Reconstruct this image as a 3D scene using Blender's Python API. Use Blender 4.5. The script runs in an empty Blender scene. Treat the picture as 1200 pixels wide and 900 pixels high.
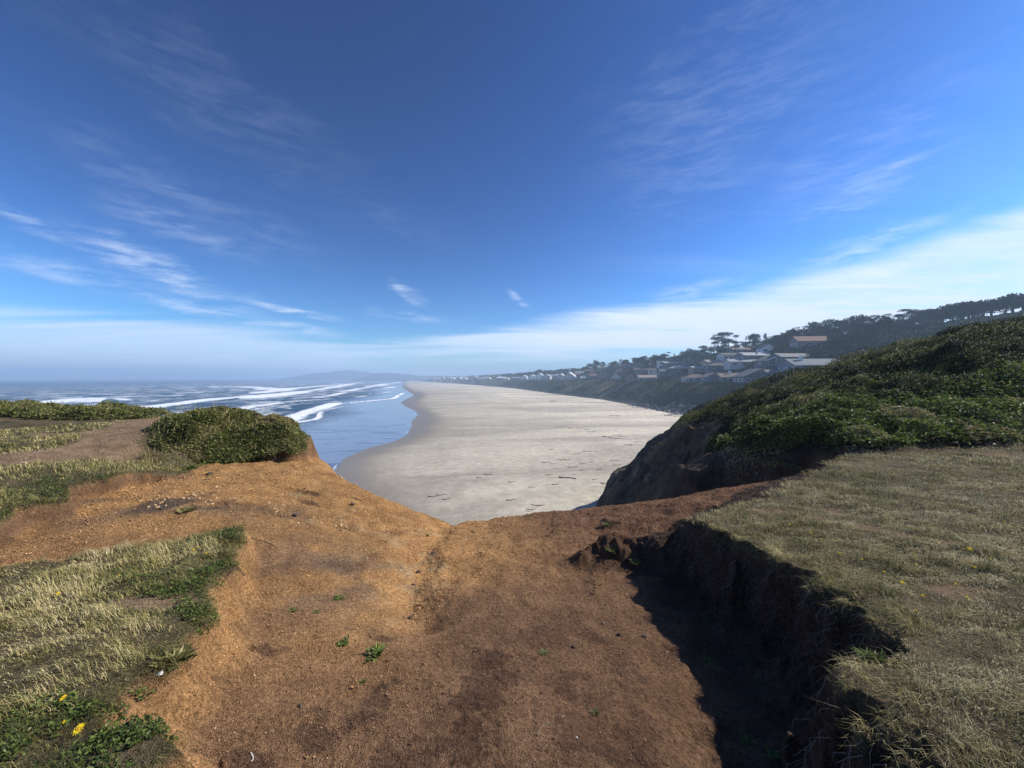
import bpy, math, random
import numpy as np
from mathutils import Vector, Matrix, Euler

rng = np.random.default_rng(7)
random.seed(7)
EYE = 18.0            # eye height above the sea, metres
F = 452.0             # focal length in photo pixels (1200 wide)
CX, HY = 600.0, 443.0

scene = bpy.context.scene
COL = scene.collection

# ------------------------------------------------------------------ noise / maths helpers
def _hash(ix, iy, seed):
    h = (ix.astype(np.int64) * 374761393 + iy.astype(np.int64) * 668265263 + seed * 974634777) & 0xffffffff
    h = ((h ^ (h >> 13)) * 1274126177) & 0xffffffff
    h = h ^ (h >> 16)
    return (h & 0xffff) / 65535.0

def vnoise(x, y, seed=0):
    ix = np.floor(x); iy = np.floor(y)
    fx = x - ix; fy = y - iy
    ux = fx * fx * fx * (fx * (fx * 6 - 15) + 10); uy = fy * fy * fy * (fy * (fy * 6 - 15) + 10)
    a = _hash(ix, iy, seed); b = _hash(ix + 1, iy, seed)
    c = _hash(ix, iy + 1, seed); d = _hash(ix + 1, iy + 1, seed)
    return (a + (b - a) * ux + (c - a) * uy + (a - b - c + d) * ux * uy) * 2 - 1

def fbm(x, y, scale=1.0, octaves=4, seed=0, gain=0.5):
    x = np.asarray(x, float) / scale; y = np.asarray(y, float) / scale
    out = 0; amp = 1.0; tot = 0
    for k in range(octaves):
        ca, sa = math.cos(0.6 * k + 0.3), math.sin(0.6 * k + 0.3)
        out = out + amp * vnoise((x * ca - y * sa) * 2 ** k + 17.3 * k, (x * sa + y * ca) * 2 ** k - 9.1 * k, seed + k)
        tot += amp; amp *= gain
    return out / tot

def sstep(a, b, t):
    t = np.clip((t - a) / (b - a), 0, 1)
    return t * t * (3 - 2 * t)

def lerp(a, b, t): return a + (b - a) * t

def poly_sdf(poly, x, y):
    """positive inside"""
    P = np.array(poly, float); n = len(P)
    d = np.full(x.shape, 1e9); inside = np.zeros(x.shape, bool)
    for i in range(n):
        ax, ay = P[i]; bx, by = P[(i + 1) % n]
        ex, ey = bx - ax, by - ay
        t = np.clip(((x - ax) * ex + (y - ay) * ey) / (ex * ex + ey * ey), 0, 1)
        d = np.minimum(d, (x - ax - t * ex) ** 2 + (y - ay - t * ey) ** 2)
        c = ((ay > y) != (by > y))
        xi = ax + (y - ay) * ex / (ey if abs(ey) > 1e-9 else 1e-9)
        inside ^= (c & (x < xi))
    d = np.sqrt(d)
    return np.where(inside, d, -d)

def line_sdf(line, x, y):
    """signed distance, positive to the right of the travel direction"""
    P = np.array(line, float)
    best = np.full(x.shape, 1e18); sg = np.ones(x.shape)
    for i in range(len(P) - 1):
        ax, ay = P[i]; bx, by = P[i + 1]
        ex, ey = bx - ax, by - ay
        t = np.clip(((x - ax) * ex + (y - ay) * ey) / (ex * ex + ey * ey), 0, 1)
        dx = x - ax - t * ex; dy = y - ay - t * ey
        d = dx * dx + dy * dy
        cr = ex * (y - ay) - ey * (x - ax)
        m = d < best
        best = np.where(m, d, best); sg = np.where(m, np.where(cr < 0, 1.0, -1.0), sg)
    return np.sqrt(best) * sg

class RBF:
    def __init__(self, pts, c=0.7, lam=1e-3):
        P = np.array(pts, float)
        self.xy = P[:, :2]; self.c2 = c * c
        self.m = P[:, 2].mean()
        d2 = ((self.xy[:, None] - self.xy[None]) ** 2).sum(-1)
        A = np.sqrt(d2 + self.c2) + lam * np.eye(len(P)) * -1
        self.w = np.linalg.solve(A, P[:, 2] - self.m)
    def __call__(self, x, y):
        out = np.full(np.shape(x), self.m)
        for (px, py), w in zip(self.xy, self.w):
            out = out + w * np.sqrt((x - px) ** 2 + (y - py) ** 2 + self.c2)
        return out

def gp(px, py, drop):
    """plan position of a ground point seen in the photograph when it lies `drop` below the eye"""
    Y = F * drop / (py - HY)
    return ((px - CX) / F * Y, Y, -drop)

# ------------------------------------------------------------------ headland height field (relative to the eye)
dirt_pts = [gp(400, 900, 1.72), gp(600, 900, 1.75), gp(750, 900, 1.82), gp(860, 900, 1.92), gp(240, 880, 1.66),
            gp(300, 760, 1.78), gp(500, 760, 1.9), gp(700, 760, 2.02), gp(850, 760, 2.1), gp(940, 800, 2.0),
            gp(300, 655, 1.78), gp(490, 640, 2.27), gp(450, 700, 2.1), gp(650, 660, 2.22), gp(560, 700, 2.1), gp(390, 650, 2.0),
            gp(760, 640, 2.1), gp(530, 609, 2.78), gp(620, 602, 2.62), gp(720, 594, 2.38), gp(830, 579, 2.05), gp(900, 568, 1.85),
            gp(430, 576, 2.12), gp(485, 600, 2.5), gp(350, 546, 1.72), gp(250, 590, 1.62), gp(100, 620, 1.55), gp(0, 650, 1.5),
            gp(300, 620, 1.74), gp(200, 560, 1.6), gp(360, 610, 1.9), gp(410, 600, 2.1),
            (5.3, 8.0, -2.4), (6.3, 7.8, -2.15), (4.2, 8.7, -2.95), (3.4, 8.4, -3.1), (4.9, 8.9, -2.8), (0, 0, -1.62), (0, -4, -1.5), (-6, -3, -1.4), (6, -3, -1.4),
            (-9, 6, -1.5), (-10, 10, -1.2), (-9.6, 8.6, -1.15), (2.2, 5.6, -1.95), (3, 5.5, -1.75)]
grass_pts = [gp(190, 900, 1.36), gp(0, 900, 1.3), gp(60, 760, 1.34), gp(0, 700, 1.4), gp(155, 800, 1.36), gp(250, 715, 1.43),
             gp(272, 618, 1.5), gp(130, 642, 1.46), gp(0, 665, 1.42), gp(0, 600, 1.3), gp(90, 572, 1.36), gp(180, 550, 1.44),
             gp(240, 532, 1.44), gp(0, 520, 1.15), gp(0, 492, 1.02), gp(100, 540, 1.3), gp(165, 490, 1.08), gp(60, 497, 1.08),
             gp(250, 500, 1.02), gp(225, 510, 1.1), gp(320, 516, 1.28), gp(330, 510, 1.2), gp(200, 522, 1.25), (-6.5, 8.8, -.95), (-4.7, 8.3, -1.25),
             gp(1100, 900, 1.3), gp(1010, 800, 1.3), gp(1060, 745, 1.32), gp(960, 690, 1.38), gp(930, 670, 1.42), gp(870, 630, 1.5),
             gp(820, 605, 1.56), gp(900, 582, 1.55), gp(930, 562, 1.52), gp(1010, 530, 1.42), gp(1200, 900, 1.22), gp(1200, 700, 1.25),
             gp(1200, 600, 1.3), gp(1200, 530, 1.38), gp(1000, 600, 1.45), gp(1000, 562, 1.46), gp(1100, 530, 1.38), gp(1040, 690, 1.34),
             (2.5, 0, -1.3), (3, -4, -1.3), (-2.5, 0, -1.25), (-3, -4, -1.25), (-20, 8, -.9), (-16, 2, -1.0), (16, 2, -1.1), (14, 6, -1.3)]
hill_pts = [(17.3, 13, 1.15), (15.5, 14, .6), (13.3, 15, -.3), (12.4, 16, -.75), (10.9, 16.5, -1.35), (10.1, 17, -1.75), (9.7, 17.5, -2.0),
            (9.2, 21, -3.0), (7.8, 22, -4.2), (6.4, 22.3, -5.7), (5.6, 22.5, -7.3), (4.9, 24, -10.5), (6.6, 7.3, -1.45), (10, 8, -1.45), (14, 8.5, -1.4),
            (5.2, 10, -1.95), (6.0, 9.3, -1.75), (6.8, 8.8, -1.55), (5.3, 12, -3.3), (6.8, 13, -2.8), (6.0, 15, -3.9), (5.6, 18, -5.4),
            (7.6, 11, -1.3), (9, 12, -1.15), (12, 11.5, -.45), (9.5, 9.6, -1.3), (14, 11, -.1), (17, 10.5, .3),
            (14, 24, -1.2), (12, 30, -6), (13, 40, -8.5), (14, 45, -10), (20, 42, -3), (20, 20, .6), (25, 13, 2.4), (30, 22, 2.2), (8, 27, -6.5), (8.6, 15, -1.9), (8.4, 18, -2.4),  # includes an unseen spur behind the nose, added to shade the beach
            (20, 9, -.6), (26, 6, 0), (40, 0, 2)]
fD, fG, fH = RBF(dirt_pts, .6), RBF(grass_pts, .6), RBF(hill_pts, 1.0)

def PX(l): return [gp(*p)[:2] for p in l]
L1 = PX([(190, 905, 1.36), (178, 868, 1.36), (150, 828, 1.36), (160, 800, 1.36), (205, 770, 1.38), (232, 738, 1.4), (262, 712, 1.43), (252, 690, 1.43),
         (262, 660, 1.46), (276, 620, 1.5), (215, 628, 1.48), (130, 643, 1.46), (60, 655, 1.44), (0, 664, 1.42)]) + [(-6, 2.2), (-9, -6), (-1.3, -6), (-1.15, 0)]
L2 = PX([(0, 612, 1.3), (10, 596, 1.3), (60, 590, 1.33), (85, 573, 1.36), (140, 558, 1.4), (200, 552, 1.44), (215, 538, 1.44), (270, 528, 1.44), (335, 524, 1.42), (350, 516, 1.3)]) + \
     [(-4.6, 8.9), (-6.5, 9.7), (-9, 10.8), (-14, 12), (-26, 10), (-36, 6), (-36, -2), (-12, 1.2), (-7.6, 2.4)]
RR = PX([(1105, 905, 1.3), (1060, 860, 1.3), (1015, 815, 1.3), (1008, 795, 1.3), (1040, 775, 1.3), (1072, 757, 1.31), (1055, 738, 1.32), (1010, 712, 1.35), (965, 694, 1.38),
         (935, 672, 1.42), (890, 645, 1.47), (850, 620, 1.52), (815, 606, 1.56), (850, 596, 1.56), (900, 580, 1.55), (930, 562, 1.52), (968, 545, 1.48)]) + \
     [(6.3, 7.4), (9, 9), (14, 9.6), (40, 9), (40, -40), (1.6, -40), (1.45, 0)]
HILL = [(2.5, 9.6), (4.6, 9.3), (5.2, 9.5), (5.9, 8.9), (6.6, 8.5), (6.45, 7.75), (6.9, 7.3), (10, 7.8), (14, 8.3), (25, 7), (42, -4), (90, -20), (90, 90), (30, 90), (2, 50), (0, 26), (1.5, 12)]
LAND = [(-46, 4), (-26, 9.4), (-14, 11.6), (-10.5, 11.2), (-9.2, 10.3), (-8, 10.3), (-6.2, 9.6), (-4.6, 8.8), (-4.0, 7.9), (-3.3, 7.5), (-2.6, 7.15), (-1.9, 7.3), (-1.15, 7.5), (.33, 7.35),
        (1.9, 7.12), (3.5, 6.95), (4.3, 7.6), (4.3, 8.8), (4.2, 10.5), (4.3, 14), (4.6, 20), (5.0, 25), (8, 30), (10.2, 38), (12.8, 45), (19, 51), (40, 66), (95, 70), (95, -60), (-46, -60)]
ZMIN = -EYE - 1.5

def masks(x, y):
    wx = x + .17 * fbm(x, y, .6, 3, 11) + .055 * fbm(x, y, .13, 3, 12)
    wy = y + .17 * fbm(x, y, .6, 3, 21) + .055 * fbm(x, y, .13, 3, 22)
    chunk = fbm(x, y, .30, 3, 13, .6)
    r = dict(L1=poly_sdf(L1, wx, wy) - .07 + .06 * chunk, L2=poly_sdf(L2, wx, wy) + .05 * chunk, R=poly_sdf(RR, wx, wy) + .11 * chunk + .06 * fbm(x, y, .09, 2, 14), H=poly_sdf(HILL, wx, wy))
    k = sstep(5, 14, np.hypot(x, y))
    ox = x + k * .9 * fbm(x, y, 5, 4, 31) + .12 * fbm(x, y, .8, 3, 33); oy = y + k * .9 * fbm(x, y, 5, 4, 32) + .12 * fbm(x, y, .8, 3, 34)
    r['O'] = poly_sdf(LAND, ox, oy)
    return r

def headland(x, y, want_masks=False):
    x = np.asarray(x, float); y = np.asarray(y, float)
    m = masks(x, y)
    D = np.clip(fD(x, y), -3.2, -.6)
    # erosion of the bare earth
    D = D + .035 * fbm(x, y, 1.1, 4, 41) + .018 * fbm(x, y, .16, 3, 42) + .007 * fbm(x, y, .045, 3, 43, .6) + .03 * (.8 - np.abs(fbm(x * 1.4, y * .7, .6, 3, 46)) * 2) * sstep(2.8, 4.2, y)
    ch = np.abs(line_sdf([(-1.15, 7.6), (-1.26, 5.2), (-1.15, 3.9), (-.7, 3.2)], x + .12 * fbm(x, y, .8, 2, 44), y))
    D = D - .10 * np.exp(-(ch / .22) ** 2)
    rl = np.abs(line_sdf([(-3.4, 4.9), (-2.2, 5.4), (-1.3, 6.6)], x + .08 * fbm(x, y, .5, 2, 45), y))
    D = D - .045 * np.exp(-(rl / .09) ** 2)
    G = np.clip(fG(x, y), -2.2, 0) + .03 * fbm(x, y, .9, 3, 51) + .02 * fbm(x, y, .22, 2, 52)
    Hh = np.clip(fH(x, y), -17, 5.5)
    rough = sstep(3, 6, y)
    ridge = 1 - np.abs(fbm(x, y, 2.2, 4, 61))
    nose = sstep(10.2, 11.5, y) * sstep(.5, -.5, x - np.interp(y, [10, 11, 13, 15, 17, 19, 22, 30], [5.4, 6.6, 7.7, 8.5, 9.0, 9.6, 10.2, 12]))
    Hh = Hh + .42 * (ridge - .75) + .10 * fbm(x, y, .5, 3, 62) + nose * (.55 * (1 - np.abs(fbm(x, y, 1.1, 4, 68)) - .75) + .22 * fbm(x, y, .35, 3, 69))
    tL1 = sstep(-.26, 0.0, m['L1']); tL2 = sstep(-.16, .0, m['L2']); tR = sstep(-.20, .0, m['R'] + .02 * fbm(x, y, .2, 2, 63))
    # the far side of the right plateau melts into the earth slope
    soft = sstep(3.9, 4.6, y) * sstep(7.2, 6.2, y)
    tR = lerp(tR, sstep(-.6, .15, m['R']), soft)
    tH = sstep(-.30, .05, m['H'])
    H = lerp(D, G, np.maximum(tL1, tL2))
    H = lerp(H, G, tR)
    H = lerp(H, Hh, tH * sstep(-.4, 1.2, m['H'] + .8))
    # slumped clod in front of the right bank
    xm = x + .10 * fbm(x, y, .25, 3, 64); ym = y + .08 * fbm(x, y, .25, 3, 65)
    clod = .19 * np.exp(-(((xm - 1.22) / .24) ** 2 + ((ym - 4.78) / .15) ** 2) ** 1.5) + .17 * np.exp(-(((xm - 1.68) / .34) ** 2 + ((ym - 4.62) / .18) ** 2) ** 1.5)
    clod = clod + .10 * np.exp(-(((xm - .85) / .2) ** 2 + ((ym - 4.62) / .12) ** 2) ** 1.5)
    H = H + clod * (1 + .35 * fbm(x, y, .09, 2, 66)) * (1 - tR)
    # broken lumps along the foot of the cut banks
    H = H - .15 * np.exp(-((m['R'] + .30) / .34) ** 2) * (1 - tR) * sstep(5.0, 4.2, y)
    ft = np.exp(-((m['R'] + .22) / .16) ** 2) * (y < 5.2) + .6 * np.exp(-((m['L1'] + .26) / .16) ** 2)
    H = H + ft * .07 * np.clip(fbm(x, y, .14, 3, 67) + .1, 0, 1) * (1 - tR)
    o = np.maximum(-m['O'], 0)
    fall = np.where(o < .6, o * o * 1.6, .576 + (o - .6) * 2.3) + o * .5 * (fbm(x, y, 1.7, 4, 71)) * sstep(.2, 2, o)
    H = H - fall
    H = np.maximum(H, ZMIN)
    if want_masks:
        m.update(tL1=tL1, tL2=tL2, tR=tR, tH=tH, o=o)
        return H, m
    return H

def hz(x, y): return float(headland(np.array([x]), np.array([y]))[0]) + EYE

def ray_ground(px, py, ymin=.8, ymax=60):
    """first hit of the line of sight with the headland, gives a world position to stand something on"""
    Y = np.geomspace(ymin, ymax, 2600); X = (px - CX) / F * Y; Zr = -(py - HY) / F * Y
    h = headland(X, Y); k = np.argmax(Zr < h)
    return Vector((X[k], Y[k], h[k] + EYE))

# ------------------------------------------------------------------ coast
TOE = [(2, 16), (14, 34), (38, 60), (60, 95), (70, 130), (72, 147), (76, 160), (71, 205), (66, 285), (43, 381), (2, 602), (-137, 1033), (-355, 1607), (-637, 2400), (-1500, 4600)]
WATER = [(-9, 8), (-13, 25), (-28, 58), (-34, 74), (-37.5, 86), (-37, 99), (-33.5, 108), (-33, 121), (-38, 148), (-41, 156), (-46, 189), (-54, 214), (-68, 246), (-82, 283),
         (-90, 332), (-103, 407), (-140, 520), (-234, 814), (-380, 1350), (-560, 2034), (-1260, 4600)]

def coast(x, y):
    x = np.asarray(x, float); y = np.asarray(y, float)
    n1 = fbm(x, y, 40, 3, 81)
    s = line_sdf(TOE, x, y)
    s = s + 5 * n1 * sstep(6, 16, s) + 1.5 * fbm(x, y, 9, 3, 82) * sstep(2, 8, s)
    top = 15.6 - 1.5 * sstep(300, 900, y)
    z = lerp(1.2, top, sstep(-3, 30, s) ** .85) + 1.0 * fbm(x, y, 14, 4, 83) * sstep(3, 12, s) * sstep(34, 20, s)
    R = 34 * np.exp(-np.maximum(0, y - 270) / 520)
    z = z + R * (1 - np.exp(-np.maximum(s - 38, 0) / 62)) + 1.5 * fbm(x, y, 60, 3, 84) * sstep(50, 90, s)
    z = np.where(s < -4, -3, z)
    return z
def cz(x, y): return float(coast(np.array([x]), np.array([y]))[0])

def beach_h(x, y):
    u = line_sdf(WATER, x, y)
    z = np.where(u < 0, .03 * u, 2.1 * (1 - np.exp(-u / 38)))
    z = z + .06 * fbm(x, y, 9, 3, 91) * sstep(4, 25, u) + .12 * fbm(x * .35, y, 30, 3, 92) * sstep(12, 40, u)
    return z, u
def bz(x, y): return float(beach_h(np.array([x]), np.array([y]))[0][0])
def on_beach(px, py):
    Y = F * (EYE - 2.0) / (py - HY)
    for _ in range(4):
        X = (px - CX) / F * Y; Y = F * (EYE - bz(X, Y)) / (py - HY)
    return Vector((X, Y, bz(X, Y)))
def on_sea(px, py):
    Y = F * EYE / (py - HY); return ((px - CX) / F * Y, Y)
def on_coast(px, s_target):
    """plan position on the sight line of photo column px at distance s_target inland of the bluff toe"""
    k = (px - CX) / F
    Y = np.geomspace(90, 3500, 3000); s = line_sdf(TOE, k * Y, Y)
    # the line of sight enters the land and moves inland as Y grows
    i = np.argmax((s > s_target)); 
    return k * Y[i], Y[i]

# ------------------------------------------------------------------ mesh helpers
def fast_mesh(name, verts, faces, attrs=None, smooth=False, cols=None):
    """faces: (n, k) int array"""
    verts = np.asarray(verts, np.float32); faces = np.asarray(faces, np.int32)
    me = bpy.data.meshes.new(name)
    n, k = faces.shape
    me.vertices.add(len(verts)); me.vertices.foreach_set('co', verts.ravel())
    me.loops.add(n * k); me.loops.foreach_set('vertex_index', faces.ravel())
    me.polygons.add(n); me.polygons.foreach_set('loop_start', np.arange(0, n * k, k, dtype=np.int32))
    try: me.polygons.foreach_set('loop_total', np.full(n, k, np.int32))
    except Exception: pass
    me.polygons.foreach_set('use_smooth', np.full(n, smooth, bool))
    for an, a in (attrs or {}).items():
        at = me.attributes.new(an, 'FLOAT', 'POINT'); at.data.foreach_set('value', np.asarray(a, np.float32).ravel())
    for an, a in (cols or {}).items():
        at = me.attributes.new(an, 'FLOAT_COLOR', 'POINT')
        a = np.asarray(a, np.float32)
        if a.shape[1] == 3: a = np.concatenate([a, np.ones((len(a), 1), np.float32)], 1)
        at.data.foreach_set('color', a.ravel())
    me.update(calc_edges=True)
    return me

def add(name, me, mat=None, parent=None, label=None, cat=None, group=None, kind=None, loc=None):
    o = bpy.data.objects.new(name, me); COL.objects.link(o)
    if mat is not None and me is not None:
        mats = mat if isinstance(mat, (list, tuple)) else [mat]
        if len(me.materials) == 0:
            for q in mats: me.materials.append(q)
    if parent is not None: o.parent = parent
    if loc is not None: o.location = loc
    if label: o['label'] = label
    if cat: o['category'] = cat
    if group: o['group'] = group
    if kind: o['kind'] = kind
    return o

def grid_faces(nr, nc, wrap=False):
    i = np.arange(nr - 1)[:, None]; j = np.arange(nc if wrap else nc - 1)[None]
    j2 = (j + 1) % nc
    return np.stack([i * nc + j, i * nc + j2, (i + 1) * nc + j2, (i + 1) * nc + j], -1).reshape(-1, 4)

class MB:
    def __init__(s): s.v = []; s.f = []
    def box(s, x0, x1, y0, y1, z0, z1, M=None):
        b = len(s.v)
        for X in (x0, x1):
            for Y in (y0, y1):
                for Z in (z0, z1):
                    p = Vector((X, Y, Z)); s.v.append(tuple(M @ p if M else p))
        for q in ((0, 1, 3, 2), (4, 6, 7, 5), (0, 4, 5, 1), (2, 3, 7, 6), (0, 2, 6, 4), (1, 5, 7, 3)): s.f.append(tuple(b + i for i in q))
        return s
    def quad(s, *p):
        b = len(s.v); s.v += [tuple(q) for q in p]; s.f.append(tuple(range(b, b + len(p)))); return s
    def tube(s, pts, rad, n=7, cap=True):
        b = len(s.v); pts = [Vector(p) for p in pts]
        for i, p in enumerate(pts):
            d = (pts[min(i + 1, len(pts) - 1)] - pts[max(i - 1, 0)]).normalized()
            a = d.orthogonal().normalized() if abs(d.z) > .9 else d.cross(Vector((0, 0, 1))).normalized(); c = d.cross(a)
            for k in range(n):
                t = 2 * math.pi * k / n; s.v.append(tuple(p + (a * math.cos(t) + c * math.sin(t)) * rad[i]))
        for i in range(len(pts) - 1):
            for k in range(n):
                s.f.append((b + i * n + k, b + i * n + (k + 1) % n, b + (i + 1) * n + (k + 1) % n, b + (i + 1) * n + k))
        if cap:
            s.f.append(tuple(b + k for k in range(n))[::-1]); e = b + (len(pts) - 1) * n; s.f.append(tuple(e + k for k in range(n)))
        return s
    def mesh(s, name, smooth=False):
        me = bpy.data.meshes.new(name); me.from_pydata(s.v, [], s.f); me.update()
        if smooth: me.polygons.foreach_set('use_smooth', [True] * len(me.polygons))
        return me

# ------------------------------------------------------------------ materials
class NT:
    def __init__(s, nt): s.nt = nt
    def n(s, t, **kw):
        nd = s.nt.nodes.new(t)
        for k, v in kw.items(): setattr(nd, k, v)
        return nd
    def lk(s, a, b): s.nt.links.new(a, b)
    def setv(s, sock, v):
        if hasattr(v, 'is_output') or isinstance(v, bpy.types.NodeSocket): s.lk(v, sock)
        else: sock.default_value = v
    def math(s, op, a, b=None, c=None, clamp=False):
        nd = s.n('ShaderNodeMath', operation=op, use_clamp=clamp)
        s.setv(nd.inputs[0], a)
        if b is not None: s.setv(nd.inputs[1], b)
        if c is not None: s.setv(nd.inputs[2], c)
        return nd.outputs[0]
    def sst(s, a, b, x):
        nd = s.n('ShaderNodeMapRange', interpolation_type='SMOOTHSTEP'); s.setv(nd.inputs[0], x)
        nd.inputs[1].default_value = a; nd.inputs[2].default_value = b
        nd.inputs[3].default_value = 0; nd.inputs[4].default_value = 1
        return nd.outputs[0]
    def mix(s, f, a, b, mode='MIX'):
        nd = s.n('ShaderNodeMix', data_type='RGBA', blend_type=mode)
        s.setv(nd.inputs[0], f); s.setv(nd.inputs[6], a); s.setv(nd.inputs[7], b)
        return nd.outputs[2]
    def noise(s, vec, scale, detail=4, rough=.55, dist=0, w=None):
        nd = s.n('ShaderNodeTexNoise'); nd.inputs['Scale'].default_value = scale; nd.inputs['Detail'].default_value = detail
        nd.inputs['Roughness'].default_value = rough; nd.inputs['Distortion'].default_value = dist
        if vec is not None: s.lk(vec, nd.inputs['Vector'])
        return nd.outputs['Fac']
    def map(s, vec, scale=(1, 1, 1), rot=(0, 0, 0), loc=(0, 0, 0)):
        nd = s.n('ShaderNodeMapping'); nd.inputs['Scale'].default_value = scale; nd.inputs['Rotation'].default_value = rot; nd.inputs['Location'].default_value = loc
        s.lk(vec, nd.inputs['Vector']); return nd.outputs[0]
    def attr(s, name, out='Fac'):
        nd = s.n('ShaderNodeAttribute', attribute_name=name); return nd.outputs[out]
    def bump(s, h, strength=.5, dist=.02, nrm=None):
        nd = s.n('ShaderNodeBump'); nd.inputs['Strength'].default_value = strength; nd.inputs['Distance'].default_value = dist
        s.lk(h, nd.inputs['Height'])
        if nrm is not None: s.lk(nrm, nd.inputs['Normal'])
        return nd.outputs[0]

def new_mat(name):
    m = bpy.data.materials.new(name); m.use_nodes = True
    t = NT(m.node_tree); b = m.node_tree.nodes['Principled BSDF']
    b.inputs['Specular IOR Level'].default_value = .25
    return m, t, b

def rgb(r, g, b): return (r, g, b, 1)

def simple(name, col, rough=.8, var=.25, scale=3.0, bumps=0.0, metallic=0, spec=.3):
    m, t, b = new_mat(name)
    co = t.n('ShaderNodeTexCoord').outputs['Object']
    f = t.noise(co, scale, 5)
    c = t.mix(f, rgb(*[v * (1 - var) for v in col]), rgb(*[min(1, v * (1 + var)) for v in col]))
    t.lk(c, b.inputs['Base Color']); b.inputs['Roughness'].default_value = rough; b.inputs['Metallic'].default_value = metallic
    b.inputs['Specular IOR Level'].default_value = spec
    if bumps: t.lk(t.bump(t.noise(co, scale * 6, 4), bumps, .02), b.inputs['Normal'])
    return m

def mat_ground():
    m, t, b = new_mat('headland_earth')
    co = t.n('ShaderNodeTexCoord').outputs['Object']
    base = t.attr('soil', 'Color')
    n1 = t.noise(co, 3.2, 8, .62); n2 = t.noise(co, 38, 5, .7); n3 = t.noise(co, 140, 3, .65)
    c = t.mix(.85, base, t.mix(t.sst(.3, .7, n1), rgb(.66, .62, .6), rgb(1.22, 1.2, 1.18)), 'MULTIPLY')
    c = t.mix(.8, c, t.mix(t.sst(.32, .68, n2), rgb(.5, .48, .46), rgb(1.35, 1.36, 1.36)), 'MULTIPLY')
    # crumbs and tiny pale stones in the soil
    vo = t.n('ShaderNodeTexVoronoi'); vo.inputs['Scale'].default_value = 95; vo.inputs['Randomness'].default_value = 1; t.lk(co, vo.inputs['Vector'])
    sp = t.math('MULTIPLY', t.sst(.24, .12, vo.outputs['Distance']), t.sst(.55, .8, t.noise(co, 23, 2)))
    c = t.mix(t.math('MULTIPLY', sp, .55), c, rgb(.42, .32, .22))
    t.lk(c, b.inputs['Base Color']); b.inputs['Roughness'].default_value = .95; b.inputs['Specular IOR Level'].default_value = .1
    rk = t.attr('rock')
    h = t.math('ADD', t.math('MULTIPLY', n2, .6), t.math('MULTIPLY', n3, .35))
    h = t.math('ADD', h, t.math('MULTIPLY', t.sst(.45, .0, vo.outputs['Distance']), .25))
    nb = t.bump(h, 1.0, .07)
    big = t.noise(t.map(co, (1, 1, 2.2)), 1.6, 9, .68)
    nd = t.n('ShaderNodeBump'); t.lk(big, nd.inputs['Height']); t.lk(nb, nd.inputs['Normal']); nd.inputs['Distance'].default_value = .9
    t.lk(t.math('MULTIPLY', rk, .9), nd.inputs['Strength'])
    t.lk(nd.outputs[0], b.inputs['Normal'])
    return m

def mat_blades(name, cols, pos, trans=.25, rough=.6, spec=.3):
    m, t, b = new_mat(name)
    r = t.n('ShaderNodeValToRGB'); cr = r.color_ramp
    while len(cr.elements) < len(cols): cr.elements.new(.5)
    for e, p, c in zip(cr.elements, pos, cols): e.position = p; e.color = rgb(*c)
    t.lk(t.attr('tint'), r.inputs[0])
    t.lk(r.outputs[0], b.inputs['Base Color']); b.inputs['Roughness'].default_value = rough
    b.inputs['Specular IOR Level'].default_value = spec
    if trans:
        tr = t.n('ShaderNodeBsdfTranslucent'); t.lk(r.outputs[0], tr.inputs['Color'])
        mx = t.n('ShaderNodeMixShader'); mx.inputs[0].default_value = trans
        out = m.node_tree.nodes['Material Output']
        t.lk(b.outputs[0], mx.inputs[1]); t.lk(tr.outputs[0], mx.inputs[2]); t.lk(mx.outputs[0], out.inputs['Surface'])
    return m

def mat_sand():
    m, t, b = new_mat('beach_sand')
    co = t.n('ShaderNodeTexCoord').outputs['Object']
    wet = t.attr('wet')
    n1 = t.noise(t.map(co, (.35, 1, 1), (0, 0, .25)), .035, 7, .62, .6)
    n2 = t.noise(co, .7, 6, .65); n3 = t.noise(co, 5, 4, .6)
    dry = t.mix(t.sst(.38, .62, n1), rgb(.47, .415, .325), rgb(.70, .62, .475))
    dry = t.mix(.75, dry, t.mix(t.sst(.35, .65, n2), rgb(.78, .77, .75), rgb(1.12, 1.12, 1.12)), 'MULTIPLY')
    dry = t.mix(.5, dry, t.mix(t.sst(.4, .6, t.noise(co, .16, 5, .65)), rgb(.86, .86, .86), rgb(1.08, 1.07, 1.05)), 'MULTIPLY')
    # wind-strewn dark grains in long streaks
    st = t.noise(t.map(co, (.12, 1, 1), (0, 0, .2)), .09, 6, .7, .8)
    dry = t.mix(t.math('MULTIPLY', t.sst(.54, .70, st), .55), dry, rgb(.25, .22, .19))
    sc = t.noise(t.map(co, (.5, 1, 1), (0, 0, .15)), 1.3, 3, .6)
    dry = t.mix(t.math('MULTIPLY', t.math('MULTIPLY', t.sst(.68, .74, sc), t.sst(.48, .6, n1)), .6), dry, rgb(.14, .11, .08))
    damp = rgb(.22, .19, .155)
    c = t.mix(wet, dry, damp)
    t.lk(c, b.inputs['Base Color'])
    rr = t.n('ShaderNodeMapRange'); t.lk(wet, rr.inputs[0]); rr.inputs[1].default_value = .75; rr.inputs[2].default_value = 1.0; rr.inputs[3].default_value = .92; rr.inputs[4].default_value = .38
    t.lk(rr.outputs[0], b.inputs['Roughness'])
    bs = t.n('ShaderNodeBump'); t.lk(t.math('ADD', n3, t.math('MULTIPLY', n2, 1.5)), bs.inputs['Height']); bs.inputs['Distance'].default_value = .12
    t.lk(t.math('SUBTRACT', .8, t.math('MULTIPLY', wet, .75)), bs.inputs['Strength'])
    t.lk(bs.outputs[0], b.inputs['Normal'])
    return m

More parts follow.
